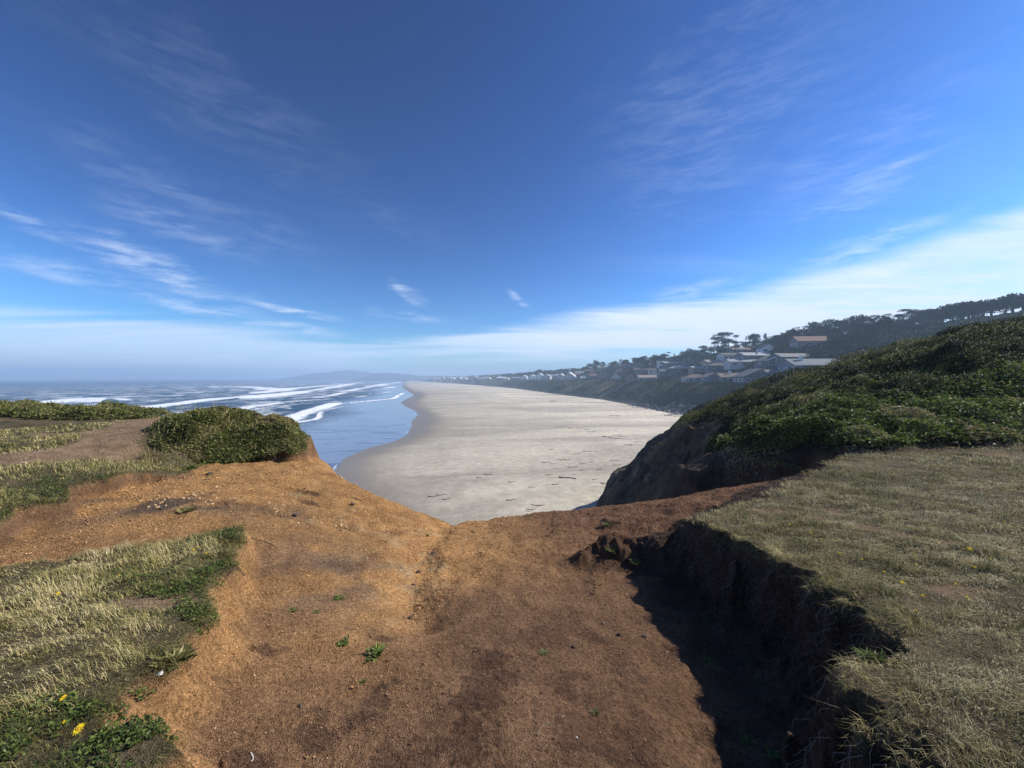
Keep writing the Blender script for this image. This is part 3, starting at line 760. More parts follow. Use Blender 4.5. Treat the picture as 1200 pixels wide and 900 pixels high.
# ------------------------------------------------------------------ shrubs on the headland
def shrub(name, poly, height, n, mat, label, cat, size=(.035, .06), base='G', seed=0, aniso=None, tint0=.45, dome=1.0, group=None, kind=None, stems=60, under=.12):
    P = np.array(poly); lo = P.min(0) - .3; hi = P.max(0) + .3
    x = rng.uniform(lo[0], hi[0], n * 3); y = rng.uniform(lo[1], hi[1], n * 3)
    s = poly_sdf(poly, x + .22 * fbm(x, y, .6, 3, 300 + seed), y + .22 * fbm(x, y, .6, 3, 310 + seed))
    k = s > (np.where(x < -6.0, .55, .06) * rng.random(len(s)) ** 2 if dome == 3.0 else 0); x, y, s = x[k][:n], y[k][:n], s[k][:n]; n = len(x)
    if base == 'G': b0 = np.clip(fG(x, y), -2.2, 0)
    else: b0 = headland(x, y)
    edge = np.sqrt(np.clip(s / (.35 * dome), 0, 1)) 
    lump = 1 + .28 * fbm(x, y, .7, 3, 320 + seed) + .16 * fbm(x, y, .22, 2, 330 + seed)
    hgt = height * lump * (.12 + .88 * edge) * (np.interp(x, [-7.9, -7.4, -7.0, -6.4, -6.0, -5.3, -4.7, -4.2], [.1, .22, .45, .95, .85, .5, .36, .28]) * (.25 + .75 * sstep(6.9, 8.0, y)) if dome > 3 else 1)
    nc = int((hi - lo).prod() * 5); cs = np.stack([rng.uniform(lo[0], hi[0], nc), rng.uniform(lo[1], hi[1], nc)], -1); rs = rng.uniform(.14, .42, nc)
    dm, di = domes(x, y, cs, rs); hgt = hgt * (.45 + .8 * dm); voff = rng.normal(0, .13, nc + 1)[di]
    u = rng.random(n) ** .28
    lowz = b0 - under * (1 - edge)
    z = lowz + (hgt + under * (1 - edge)) * u
    Pn = np.stack([x, y, z + EYE], -1)
    if aniso is None:
        ax = sphere_dirs(n); ax[:, 2] = ax[:, 2] * .5 + .25
        nr = sphere_dirs(n) * .7 + [0, 0, 1]
        ln = rng.uniform(*size, n); wd = ln * .62
    else:
        ax = unit(np.array(aniso)[None] + rng.normal(0, .42, (n, 3))); nr = sphere_dirs(n) * .8 + [0, 0, 1]
        ln = rng.uniform(*size, n) * 1.6; wd = ln * .26
    tint = tint0 + .25 * fbm(x, y, .5, 3, 340 + seed) + voff + rng.normal(0, .2, n) - .35 * (1 - u)  # tint darkens toward the ground, painting shade under the foliage
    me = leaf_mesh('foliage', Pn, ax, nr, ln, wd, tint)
    if kind == 'stuff':
        return add(name, me, mat, label=label, cat=cat, kind=kind)
    c = P.mean(0); root = add(name, None, label=label, cat=cat, group=group, loc=(c[0], c[1], hz(c[0], c[1])))
    inv = -Vector(root.location)
    o = add('foliage', me, mat, root); o.location = inv
    mb = MB()
    for i in range(stems):
        j = rng.integers(n)
        p1 = Vector(Pn[j]); g = Vector((p1.x + random.uniform(-.15, .15), p1.y + random.uniform(-.15, .15), lowz[j] + EYE - .08))
        p1.z = g.z + (p1.z - g.z) * .8
        m_ = (g + p1) / 2 + Vector((random.uniform(-.06, .06), random.uniform(-.06, .06), 0))
        mb.tube([g, m_, p1], [.011, .007, .003], 4, False)
    o = add('stem', mb.mesh('stem'), M['twig'], root, kind='stuff'); o.location = inv
    return root

shrub('salal_shrub', [(-7.8, 9.3), (-7.4, 8.4), (-7.1, 7.6), (-6.6, 7.1), (-6.0, 7.0), (-5.5, 7.2), (-4.9, 7.5), (-4.35, 7.6), (-4.2, 7.95), (-4.6, 8.7), (-5.4, 9.3), (-6.8, 9.9), (-8, 10.0)], .31, 78000, M['olive'],
      'dense rounded shrub mound overhanging the bare earth at the left brink', 'shrub', (.035, .06), seed=1, tint0=.58, stems=200, under=.10, dome=3.0)
shrub('salal_shrub', [(-16, 10.2), (-13, 9.9), (-11.3, 9.6), (-10.3, 9.9), (-9.8, 10.3), (-9.9, 11.2), (-12, 11.9), (-16.5, 12.2)], .24, 34000, M['olive'],
      'long low strip of shrubs along the cliff edge at far left', 'shrub', (.04, .07), seed=2, tint0=.58, stems=60)

WIND = (.9, .25, .30)
def hummock(cx, cy, rx, ry, h, n, label, seed, tint0=.45, size=(.09, .16), z0=None, mat=None, rot=0):
    a = rng.uniform(0, 2 * math.pi, n); q = np.sqrt(rng.random(n))
    w_ = 1 + .16 * np.sin(2 * a + seed) + .10 * np.sin(5 * a + 2 * seed)
    lx = q * np.cos(a) * rx * w_; ly = q * np.sin(a) * ry * w_
    x = cx + lx * math.cos(rot) - ly * math.sin(rot); y = cy + lx * math.sin(rot) + ly * math.cos(rot)
    b0 = headland(x, y)
    prof = np.sqrt(np.clip(1 - q ** 2.2, 0, 1))
    lump = 1 + .22 * fbm(x, y, 1.0, 3, 400 + seed) + .18 * fbm(x, y, .35, 2, 410 + seed)
    u = rng.random(n) ** .25
    z = b0 + h * prof * lump * u + .04
    Pn = np.stack([x, y, z + EYE], -1)
    ax = unit(np.array(WIND)[None] + rng.normal(0, .40, (n, 3))); nr = sphere_dirs(n) * .7 + [0, 0, 1]
    ln = rng.uniform(*size, n); wd = ln * .30
    tint = tint0 + .55 * fbm(x, y, .5, 3, 420 + seed) + rng.normal(0, .2, n) - .6 * (1 - u)  # upper sprays lighter, lower ones darker: top light put into the tint
    root = add('windswept_shrub', None, label=label, cat='shrub', loc=(cx, cy, hz(cx, cy)))
    inv = -Vector(root.location)
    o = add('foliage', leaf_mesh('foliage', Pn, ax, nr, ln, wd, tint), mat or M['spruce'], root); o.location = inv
    mb = MB()
    for i in range(26):
        j = rng.integers(n); p1 = Vector(Pn[j]); g = Vector((p1.x - random.uniform(.3, .9), p1.y - random.uniform(-.2, .4), 0)); g.z = hz(g.x, g.y)
        mb.tube([g, (g + p1) / 2 + Vector((0, 0, -.08)), p1 + Vector((.12, 0, .03))], [.03, .02, .006], 5, False)
    o = add('branch', mb.mesh('branch'), M['twig'], root, kind='stuff'); o.location = inv
hummock(8.9, 13.2, 2.1, 1.7, .75, 34000, 'windswept evergreen dome lowest down the hill, beside the rocky nose', 1)
hummock(14.0, 15.0, 3.0, 2.1, .8, 44000, 'broad windswept dome at the middle of the hill crest', 2, .5)
hummock(18.9, 15.5, 3.2, 2.2, .8, 38000, 'dark windswept evergreen mound high on the crest at the frame edge', 3, .38)
hummock(10.9, 12.2, 1.9, 1.4, .7, 26000, 'yellow-green evergreen hummock below the broad crest dome', 4, .56)
hummock(14.6, 12.4, 2.6, 1.5, .75, 30000, 'low evergreen hummock between the crest mounds and the bright leafy thicket', 5, .5)
hummock(23.0, 17.5, 3.4, 2.5, .8, 26000, 'uppermost shrub mound of the hill, cut by the right frame edge', 6, .42)
hummock(11.3, 15.6, 2.0, 1.3, .5, 16000, 'small dark shrub on the skyline between the two crest domes', 7, .36)

# thicket over the rest of the hill
def hill_thicket():
    n = 560000
    r = rng.uniform(7.5, 34, n); a = np.radians(rng.uniform(18, 66, n)); x = r * np.sin(a); y = r * np.cos(a)
    H, m = headland(x, y, True); c = hill_cover(x, y, H, m)
    k = (rng.random(n) < c * np.minimum(1, 10 / r)) & (m['o'] < .8)
    x, y, H, r = x[k], y[k], H[k], r[k]; n = len(x)
    nc = 420; cr_ = rng.uniform(8, 27, nc); ca_ = np.radians(rng.uniform(18, 64, nc)); cs = np.stack([cr_ * np.sin(ca_), cr_ * np.cos(ca_)], -1); rs = rng.uniform(.3, 1.25, nc) * (.55 + cr_ / 30)
    dm, di = domes(x, y, cs, rs); voff = rng.normal(0, .19, nc + 1)[di] + .10
    k = rng.random(n) < (.10 + .90 * (dm > .12)); x, y, H, r, dm, voff = x[k], y[k], H[k], r[k], dm[k], voff[k]; n = len(x)
    u = rng.random(n) ** .3
    edge = sstep(-.1, .5, poly_sdf(HILL, x, y))
    z = H + (.05 + .95 * dm * (.35 + .65 * edge)) * u * (1 + .2 * fbm(x, y, .3, 2, 434))
    salal = (y + .8 * fbm(x, y, 1.2, 3, 432) < 10.6) 
    ax = sphere_dirs(n); ax[:, 2] = ax[:, 2] * .5 + .3
    axw = unit(np.array(WIND)[None] + rng.normal(0, .42, (n, 3)))
    ax = np.where(salal[:, None], ax, axw); nr = sphere_dirs(n) * .8 + [0, 0, 1]
    ln = np.where(salal, rng.uniform(.055, .10, n), rng.uniform(.09, .17, n)); wd = np.where(salal, ln * .6, ln * .3)
    tint = .42 + voff + .22 * fbm(x, y, .6, 3, 433) + rng.normal(0, .2, n) - .4 * (1 - u) + .12 * salal  # deeper leaves tinted darker, painting shade inside the thicket
    P = np.stack([x, y, z + EYE], -1)
    q = salal
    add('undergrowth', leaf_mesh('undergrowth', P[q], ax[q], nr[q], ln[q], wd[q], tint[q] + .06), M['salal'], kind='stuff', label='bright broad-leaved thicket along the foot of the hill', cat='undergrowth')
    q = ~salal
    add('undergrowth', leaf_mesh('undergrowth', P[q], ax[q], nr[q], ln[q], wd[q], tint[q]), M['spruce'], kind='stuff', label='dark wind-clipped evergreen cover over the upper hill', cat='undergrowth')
    print('thicket', n)
hill_thicket()
# dry stems and dead grass standing in the thicket and on the eroded lip
def dry_stems(name, boxes, n, label, L=(.12, .45), lean=.6):
    xs = []; ys = []
    for (x0, x1, y0, y1) in boxes:
        xs.append(rng.uniform(x0, x1, n)); ys.append(rng.uniform(y0, y1, n))
    x = np.concatenate(xs); y = np.concatenate(ys); H = headland(x, y); N = len(x)
    P = np.stack([x, y, H + EYE + rng.uniform(-.02, .12, N)], -1)
    me = blade_mesh(name, P, rng.uniform(0, 6.28, N), rng.uniform(*L, N), np.full(N, .010), np.clip(rng.normal(lean, .3, N), 0, 1), rng.uniform(.6, 1, N))
    add(name, me, M['grass'], kind='stuff', label=label, cat='dry grass')
dry_stems('dry_grass', [(9.2, 12.0, 8.4, 9.6), (7.4, 13, 7.9, 9.4)], 260, 'pale dead stems sticking out of the leafy thicket', (.15, .5))
dry_stems('dry_grass', [(5.2, 6.9, 8.75, 9.9)], 1500, 'brown matted grass hanging on the lip over the hollow', (.05, .14), 1.0)

def shoots(name, polys, n, label, z0=.10, z1=.30, L=(.06, .22)):
    xs, ys = [], []
    for poly in polys:
        P = np.array(poly); lo, hi = P.min(0), P.max(0); x = rng.uniform(lo[0], hi[0], n); y = rng.uniform(lo[1], hi[1], n); k = poly_sdf(poly, x, y) > .05
        xs.append(x[k]); ys.append(y[k])
    x = np.concatenate(xs); y = np.concatenate(ys); k = bare_mask(x, y) < .35; x, y = x[k], y[k]; H = headland(x, y); N = len(x)
    P = np.stack([x, y, H + EYE + rng.uniform(z0, z1, N)], -1)
    me = blade_mesh(name, P, rng.normal(.4, .8, N), rng.uniform(*L, N), np.full(N, .008), np.clip(rng.normal(.5, .3, N), 0, 1), rng.uniform(.2, .95, N))
    add(name, me, M['grass'], kind='stuff', label=label, cat='long grass')
shoots('long_grass', [[(-7.6, 7.4), (-6.2, 6.9), (-5.0, 7.5), (-4.5, 8.0), (-5.4, 9.2), (-7.4, 9.4)]], 700, 'thin grass and shoots poking out of the left shrub mound')
shoots('long_grass', [[(-16, 10.0), (-10, 9.8), (-10, 11), (-16, 11.8)]], 600, 'thin grass poking out of the far-left strip of shrubs')

shoots('long_grass', [[(-8.6, 7.2), (-7.4, 6.3), (-6.9, 5.4), (-5.9, 5.2), (-5.55, 6.1), (-5.6, 7.2), (-7.0, 7.9), (-8.0, 8.2)]], 9000, 'longer tufted grass on the slope between the left path and the shrub mound', -.01, .02, (.035, .08))

dry_stems('dry_twigs', [(12.2, 16.5, 13.2, 15.6), (9.6, 12.5, 11.6, 13.2), (16.5, 20.5, 14, 16.5)], 90, 'bare grey twigs poking out of the windswept domes', (.6, 1.35), .75)
# ------------------------------------------------------------------ coastal trees
def crown_data(lobes, n, size):
    Ps = []; As = []; Ns = []; Ls = []; Ts = []
    tot = sum(l[3] * l[4] for l in lobes)
    for (cx, cy, cz_, rx, rz) in lobes:
        k = max(30, int(n * rx * rz / tot))
        d = sphere_dirs(k); q = rng.uniform(.55, 1.05, k)[:, None]
        d[:, 2] = np.where(d[:, 2] < -.35, -d[:, 2], d[:, 2])
        P = np.array([cx, cy, cz_]) + d * q * np.array([rx, rx, rz])
        Ps.append(P); As.append(d + rng.normal(0, .7, (k, 3))); Ns.append(sphere_dirs(k) + d * .6)
        Ls.append(rng.uniform(.6, 1.3, k) * size); Ts.append(.45 + .3 * d[:, 2] * 0 + rng.normal(0, .22, k))
    L = np.concatenate(Ls)
    return np.concatenate(Ps), np.concatenate(As), np.concatenate(Ns), L, L * .55, np.concatenate(Ts)

def tree_proto(kind, k):
    r = random.Random(100 + k)
    tb = MB(); lobes = []
    if kind == 'umbrella':
        h = 12.0; lean = r.uniform(-.6, .9)
        top = Vector((lean * 1.3, r.uniform(-.4, .4), h * .86))
        mid = Vector((lean * .4, 0, h * .45))
        tb.tube([(0, 0, -.5), mid, top], [.32, .24, .10], 7)
        for i in range(r.randint(4, 6)):
            z = h * r.uniform(.55, .98); a = r.uniform(0, 6.28); R = r.uniform(.8, 3.0) * (1.15 - .5 * (z / h - .5))
            c = Vector((lean * z / h * 1.3 + R * math.cos(a), R * math.sin(a), z))
            s = mid.lerp(top, max(0, (z / h - .5) * 1.7)); tb.tube([s, (s + c) / 2 + Vector((0, 0, -.2)), c], [.10, .07, .04], 5, False)
            lobes.append((c.x, c.y, c.z, r.uniform(1.3, 2.4), r.uniform(.5, .85)))
        lobes.append((top.x, top.y, h * .93, 2.2, .9)); n = 620; sz = .62
    elif kind == 'round':
        h = 9.0
        tb.tube([(0, 0, -.5), (.2, 0, h * .4), (.3, 0, h * .7)], [.34, .24, .1], 7)
        for i in range(8):
            a = r.uniform(0, 6.28); R = r.uniform(.6, 2.7); z = h * r.uniform(.42, .82)
            c = (R * math.cos(a), R * math.sin(a), z); lobes.append(c + (r.uniform(1.5, 2.3), r.uniform(1.1, 1.7)))
            tb.tube([(.15, 0, h * .35), c], [.09, .04], 5, False)
        lobes.append((0, 0, h * .8, 2.0, 1.5)); n = 900; sz = .68
    elif kind == 'wide':
        h = 7.0
        tb.tube([(0, 0, -.5), (.4, .1, h * .35), (.9, .1, h * .6)], [.36, .26, .12], 7)
        for i in range(9):
            a = r.uniform(0, 6.28); R = r.uniform(1, 4.2); z = h * (.78 - .09 * R + r.uniform(-.1, .12))
            c = (.5 + R * math.cos(a), R * math.sin(a) * .8, z); lobes.append(c + (r.uniform(1.4, 2.3), r.uniform(.8, 1.2)))
            tb.tube([(.4, .1, h * .35), c], [.1, .04], 5, False)
        n = 900; sz = .62
    elif kind == 'spruce':
        h = 11.0
        tb.tube([(0, 0, -.5), (0, 0, h * .95)], [.28, .05], 7)
        for i in range(9):
            z = h * (.22 + .085 * i); R = 2.5 * (1 - z / (h * 1.05)) + .3
            for j in range(3):
                a = r.uniform(0, 6.28); lobes.append((R * .45 * math.cos(a), R * .45 * math.sin(a), z, R * .75, .6))
        n = 800; sz = .55
    P, A, N, L, W, T = crown_data(lobes, n, sz)
    return h, tb.mesh('trunk', True), leaf_mesh('crown', P, A, N, L, W, T)
protos = {k: [tree_proto(k, i + 10 * j) for i in range(c)] for j, (k, c) in enumerate([('umbrella', 5), ('round', 5), ('wide', 4), ('spruce', 2)])}
TREES = []
def tree(kind, x, y, h, label, group=None, name='shore_pine', cat='tree', rot=None, sx=1.0):
    H0, tm, cm = random.choice(protos[kind])
    s = h / H0
    root = add(name, None, label=label, cat=cat, group=group, loc=(x, y, cz(x, y)))
    root.rotation_euler = (0, 0, random.uniform(0, 6.28) if rot is None else rot)
    root.scale = (s * sx, s * sx, s)
    add('trunk', tm, M['bark'], root); add('crown', cm, M['crown'], root)
    TREES.append((x, y)); return root

# each lone or named tree: photo column, inland distance -> plan position, height
def T(kind, px, s, h, label, group=None, name='shore_pine', **k):
    x, y = on_coast(px, s); return tree(kind, x, y, h, label, group, name, **k)
T('umbrella', 836, 78, 13, 'lopsided pine with branches reaching left, leftmost of the tall hilltop cluster', name='umbrella_pine', sx=.9)
for i, (px, h, lb) in enumerate(((843, 17, 'tall flat-topped pine second from the left in the hilltop cluster'), (848, 17.5, 'tallest dense pine at the middle of the hilltop cluster'),
                                 (854, 17, 'tall full-crowned pine on the right side of the hilltop cluster'))):
    T('umbrella', px, 80 + 3 * i, h, lb, name='umbrella_pine', sx=1.0)
T('umbrella', 862, 80, 14.5, 'slim flat-topped pine standing apart just right of the hilltop cluster', name='umbrella_pine', sx=.55)
T('umbrella', 822, 74, 8.5, 'small pine with two flat tufts left of the hilltop cluster', name='umbrella_pine', sx=.7)
T('umbrella', 828, 74, 9, 'small tufted pine nearest the left of the hilltop cluster', name='umbrella_pine', sx=.6)
T('round', 884, 95, 13, 'broad dark pine on the skyline above the pale gabled house', sx=1.0)
T('spruce', 897, 95, 12, 'pointed spruce at the right end of the skyline clump', name='spruce_tree')
T('wide', 696, 60, 16, 'broad lone tree standing on the pale far ridge', sx=.8)
T('round', 633, 60, 14, 'round tree rising above the far cottages')
T('wide', 758, 62, 13, 'large dome-shaped tree on the skyline left of the white box house', sx=1.2)
T('wide', 775, 66, 12, 'second dome-shaped tree on the skyline above the white box house', sx=.9)
T('wide', 800, 70, 10, 'broad low tree on the skyline behind the utility pole', sx=1.1)
T('wide', 812, 72, 10, 'broad tree on the skyline left of the small tufted pines', sx=1.0)
G = 'wind-shaped pines along the right skyline'
for px, s, h, k in ((1016, 120, 9.5, 'wide'), (1024, 122, 11, 'umbrella'), (1032, 124, 11, 'umbrella'), (1041, 126, 11.5, 'umbrella'), (1050, 128, 11.5, 'umbrella'), (1059, 130, 12, 'umbrella'),
                    (1068, 132, 12, 'umbrella'), (1077, 134, 12, 'umbrella'), (1086, 136, 12, 'wide'), (1096, 138, 13, 'umbrella'), (1106, 140, 13.5, 'wide'), (1116, 142, 14, 'umbrella'), (1127, 144, 14, 'wide'), (1137, 146, 14, 'umbrella'),
                    (1150, 148, 14, 'wide'), (1162, 150, 14, 'wide'), (1175, 152, 14.5, 'umbrella'), (1188, 154, 15.5, 'wide'), (1202, 156, 16.5, 'wide')):
    k = 'wide' if px > 1090 and k == 'umbrella' else k
    T(k, px, s - (px - 1010) * .07, h * (1 - .22 * (px - 1010) / 190) * .95 * random.uniform(.86, 1.08), 'windswept pine in the long row on the right skyline', G, name='umbrella_pine', sx=1.05)
G = 'rounded pines above the red-brown roof'
for px, s, h in ((905, 100, 8), (912, 102, 9), (919, 104, 10), (926, 104, 11), (933, 106, 12), (945, 108, 12), (956, 110, 13), (966, 110, 12), (977, 112, 12.5), (985, 114, 11), (994, 116, 12), (1003, 118, 12), (1010, 118, 11)):
    T('round', px, s, h, 'round-crowned pine on the skyline above the red-brown roof', G, sx=.95)

# ------------------------------------------------------------------ houses
def house(px, s, w, d, hw, roof, wallc, roofc, label, rot=0.0, pitch=.38, name='house', chimney=None, windows=3, door=True, group=None, storeys=1, small=False, trimc=None):
    x, y = on_coast(px, s) if s > 0 else (px, -s)
    key = 'wall_%d%d%d' % tuple(int(c * 99) for c in wallc)
    if key not in M: M[key] = simple('painted_wall', wallc, .85, .1, .8)
    rk = 'roof_%d%d%d' % tuple(int(c * 99) for c in roofc)
    if rk not in M: M[rk] = simple('shingle_roof', roofc, .9, .18, 2.5)
    root = add(name, None, label=label, cat='house', group=group, loc=(x, y, cz(x, y) + .1)); root.rotation_euler = (0, 0, rot)
    HOUSES.append((x, y, max(w, d)))
    mb = MB(); hw_ = hw * storeys
    if roof == 'hip' or roof == 'side' or roof == 'flat': span = d; 
    else: span = w
    rh = pitch * span / 2
    if roof == 'flat': rh = 0
    x0, x1, y0, y1 = -w / 2, w / 2, -d / 2, d / 2
    # walls, with gable ends where the roof has them
    v = [(x0, y0, -1.5), (x1, y0, -1.5), (x1, y1, -1.5), (x0, y1, -1.5), (x0, y0, hw_), (x1, y0, hw_), (x1, y1, hw_), (x0, y1, hw_)]
    if roof == 'front':
        v += [(0, y0, hw_ + rh), (0, y1, hw_ + rh)]
        f = [(0, 1, 5, 8, 4), (2, 3, 7, 9, 6), (1, 2, 6, 5), (3, 0, 4, 7)]
    elif roof == 'side':
        v += [(x0, 0, hw_ + rh), (x1, 0, hw_ + rh)]
        f = [(0, 1, 5, 4), (2, 3, 7, 6), (1, 2, 6, 9, 5), (3, 0, 4, 8, 7)]
    else: f = [(0, 1, 5, 4), (2, 3, 7, 6), (1, 2, 6, 5), (3, 0, 4, 7)]
    mb.v = v; mb.f = f
    add('wall', mb.mesh('wall'), M[key], root)
    # roof: two thick slopes with overhang, or a hip
    rb = MB(); e = .5; t = .22
    def slope(a, b, c, dd):
        up = Vector((0, 0, t)); rb.quad(a + up, b + up, c + up, dd + up); rb.quad(dd, c, b, a)
        for p, q in ((a, b), (b, c), (c, dd), (dd, a)): rb.quad(p, q, q + up, p + up)
    if roof == 'front':
        ze = hw_ - pitch * e
        for sg in (-1, 1): slope(Vector((0, y0 - e, hw_ + rh + .02)), Vector((0, y1 + e, hw_ + rh + .02)), Vector((sg * (w / 2 + e), y1 + e, ze + .02)), Vector((sg * (w / 2 + e), y0 - e, ze + .02)))
    elif roof == 'side':
        ze = hw_ - pitch * e
        for sg in (-1, 1): slope(Vector((x0 - e, 0, hw_ + rh + .02)), Vector((x1 + e, 0, hw_ + rh + .02)), Vector((x1 + e, sg * (d / 2 + e), ze + .02)), Vector((x0 - e, sg * (d / 2 + e), ze + .02)))
    elif roof == 'hip':
        ze = hw_ - pitch * e; k = min(w, d) / 2; zr = hw_ + rh + .02
        A, B = Vector((x0 + k, 0, zr)), Vector((x1 - k, 0, zr))
        c = [Vector((x0 - e, y0 - e, ze)), Vector((x1 + e, y0 - e, ze)), Vector((x1 + e, y1 + e, ze)), Vector((x0 - e, y1 + e, ze))]
        rb.quad(c[0], c[1], B, A); rb.quad(c[1], c[2], B); rb.quad(c[2], c[3], A, B); rb.quad(c[3], c[0], A)
        rb.quad(*[Vector((q.x, q.y, ze - t)) for q in c][::-1])
        for i in range(4): p, q = c[i], c[(i + 1) % 4]; rb.quad(p - Vector((0, 0, t)), q - Vector((0, 0, t)), q, p)
    else:
        rb.box(x0 - e, x1 + e, y0 - e, y1 + e, hw_ + .01, hw_ + .35)
    ro = add('roof', rb.mesh('roof'), M[rk], root)
    if trimc:
        tb_ = MB()
        if roof == 'front':
            for sg in (-1, 1):
                n_ = Vector((0, y0 - e - .06, 0)); a = Vector((0, 0, hw_ + rh + .05)); b = Vector((sg * (w / 2 + e), 0, hw_ - pitch * e + .05))
                tb_.quad(a + n_ - Vector((0, 0, .30)), b + n_ - Vector((0, 0, .30)), b + n_ + Vector((0, 0, .2)), a + n_ + Vector((0, 0, .2)))
                tb_.quad(a + n_ + Vector((0, .05, .2)), b + n_ + Vector((0, .05, .2)), b + n_ + Vector((0, 0, .2)), a + n_ + Vector((0, 0, .2)))
        else: tb_.box(x0 - e, x1 + e, y0 - e - .10, y0 - e - .01, hw_ - pitch * e - .12, hw_ - pitch * e + .2)
        add('fascia', tb_.mesh('fascia'), M['white'], ro)
    if chimney:
        cb_ = MB().box(chimney[0] - .55, chimney[0] + .55, chimney[1] - .5, chimney[1] + .5, hw_ - .5, hw_ + rh + 1.1).box(chimney[0] - .68, chimney[0] + .68, chimney[1] - .63, chimney[1] + .63, hw_ + rh + 1.11, hw_ + rh + 1.32)
        add('chimney', cb_.mesh('chimney'), M['brick'] if len(chimney) < 3 else M[chimney[2]], ro)
    # openings on the side facing the sea and the viewer
    if windows:
        W = []
        for st in range(storeys):
            n_ = windows
            for i in range(n_):
                cx_ = x0 + w * (i + .5) / n_ + .01; ww = min(2.0, w / n_ * .62)
                if door and st == 0 and i == n_ - 1: continue
                W.append(('f', cx_, ww, hw * st + .9, hw * st + 2.1))
        for i in range(max(1, windows // 2)):
            W.append(('s', y0 + d * (i + .5) / max(1, windows // 2), 1.5, .9 + hw * (storeys - 1), 2.1 + hw * (storeys - 1)))
        for (side, c_, ww, z0, z1) in W:
            fr = MB(); gl = MB()
            for (a0, a1, b0, b1) in ((c_ - ww / 2 - .12, c_ + ww / 2 + .12, z1, z1 + .12), (c_ - ww / 2 - .12, c_ + ww / 2 + .12, z0 - .12, z0), (c_ - ww / 2 - .12, c_ - ww / 2, z0, z1), (c_ + ww / 2, c_ + ww / 2 + .12, z0, z1), (c_ - .03, c_ + .03, z0, z1)):
                if side == 'f': fr.box(a0, a1, y0 - .08, y0 - .005, b0, b1)
                else: fr.box(x0 - .08, x0 - .005, a0, a1, b0, b1)
            if side == 'f': gl.box(c_ - ww / 2, c_ + ww / 2, y0 - .045, y0 - .01, z0, z1)
            else: gl.box(x0 - .045, x0 - .01, c_ - ww / 2, c_ + ww / 2, z0, z1)
            wo = add('window', fr.mesh('window'), M['white'], root)
            add('pane', gl.mesh('pane'), M['glass'], wo)
    if door:
        cx_ = x0 + w * (windows - .5) / max(1, windows)
        db = MB().box(cx_ - .5, cx_ + .5, y0 - .06, y0 - .006, 0, 2.05)
        do = add('door', db.mesh('door'), M['door'], root)
        add('handle', MB().box(cx_ + .32, cx_ + .42, y0 - .12, y0 - .062, 1.0, 1.06).mesh('handle'), M['white'], do)
    return root
HOUSES = []
GREY = (.13, .145, .16); TAN = (.28, .23, .17); PALE = (.50, .50, .48); WHT = (.78, .78, .76); BLUE = (.16, .19, .23)
RG = (.11, .11, .105); RB = (.15, .105, .085); RT = (.17, .145, .115); RR_ = (.24, .145, .11); RW = (.5, .5, .5)
# front row, left to right
house(722, 35, 7, 8, 2.7, 'front', PALE, RG, 'small pale cottage with a white window at the head of the beach stairs', rot=-.3, pitch=.7, trimc=1, windows=2)
house(739, 38, 9, 8, 2.7, 'front', TAN, RB, 'tan cottage with steep brown gable right of the beach stairs', rot=-.3, pitch=.7, windows=2, chimney=(1, 2))
house(761, 37, 17, 9, 2.7, 'side', TAN, (.30, .235, .205), 'long low house with pinkish-brown roof on the bluff edge', rot=-.15, windows=5, trimc=1)
house(783, 44, 13, 9, 2.6, 'side', GREY, RG, 'low grey house behind the scrub between the pinkish-brown and russet roofs', rot=-.1, windows=3)
house(815, 35, 13, 9, 2.7, 'hip', PALE, RB, 'pale bungalow with russet hip roof on the bluff edge', rot=-.1, windows=3, trimc=1)
house(834, 33, 8.5, 10, 2.7, 'front', BLUE, RT, 'blue-grey gabled house with white downpipe beside the russet roof', rot=-.12, pitch=.5, windows=2)
house(855, 38, 12, 10, 2.7, 'side', TAN, RT, 'tan house with long roof and tall pale chimney in the front row', rot=-.1, chimney=(-.5, -1.2, 'white'), windows=4)
house(886, 34, 15, 11, 2.9, 'front', GREY, RG, 'wide dark gabled house with a bank of sea windows', rot=-.1, pitch=.45, windows=6)
house(918, 38, 15, 10, 2.8, 'side', GREY, (.2, .18, .17), 'grey house with white eaves and brick chimney half hidden by the headland shrubs', rot=-.1, chimney=(0, -2), trimc=1, windows=4)
# middle rows
house(776, 60, 7, 8, 3.0, 'flat', WHT, RW, 'white box-shaped house high on the wooded slope', rot=-.2, windows=2, storeys=2)
house(790, 63, 16, 8, 3.0, 'side', GREY, (.33, .33, .32), 'long pale-roofed house right of the white box house', rot=-.1, windows=4, pitch=.25)
house(820, 50, 11, 8, 2.7, 'side', TAN, (.55, .55, .55), 'house with bright white flat roof peeping over the russet hip roof', rot=-.1, pitch=.15, windows=3)
house(838, 58, 14, 8, 2.7, 'side', TAN, (.27, .26, .22), 'low olive-roofed house below the hilltop pine cluster', rot=.05, windows=3)
house(858, 68, 15, 8, 3.0, 'side', PALE, RG, 'pale house with a row of white windows under the hilltop pines', rot=.0, windows=5)
house(883, 66, 17, 9, 2.8, 'side', GREY, (.36, .37, .38), 'long house with pale grey roof behind the utility pole', rot=.1, windows=4)
house(897, 82, 7, 8, 3.0, 'front', WHT, RG, 'small house with white triangular gable among trees', rot=-.2, pitch=.7, windows=2)
house(906, 52, 13, 9, 2.7, 'front', GREY, RG, 'low broad gable with pale roof edges behind the brick chimney', rot=0, pitch=.42, windows=3, trimc=1)
house(926, 56, 14, 9, 2.7, 'side', GREY, (.24, .225, .205), 'house with brown-grey roof beside the broad pale-edged gable', rot=0, windows=3)
house(952, 46, 21, 11, 3.2, 'side', BLUE, (.185, .20, .205), 'big blue-grey house with white chimney and a strip of pale windows', rot=-.05, chimney=(-5.5, -1.5, 'white'), windows=6, pitch=.45, trimc=1)
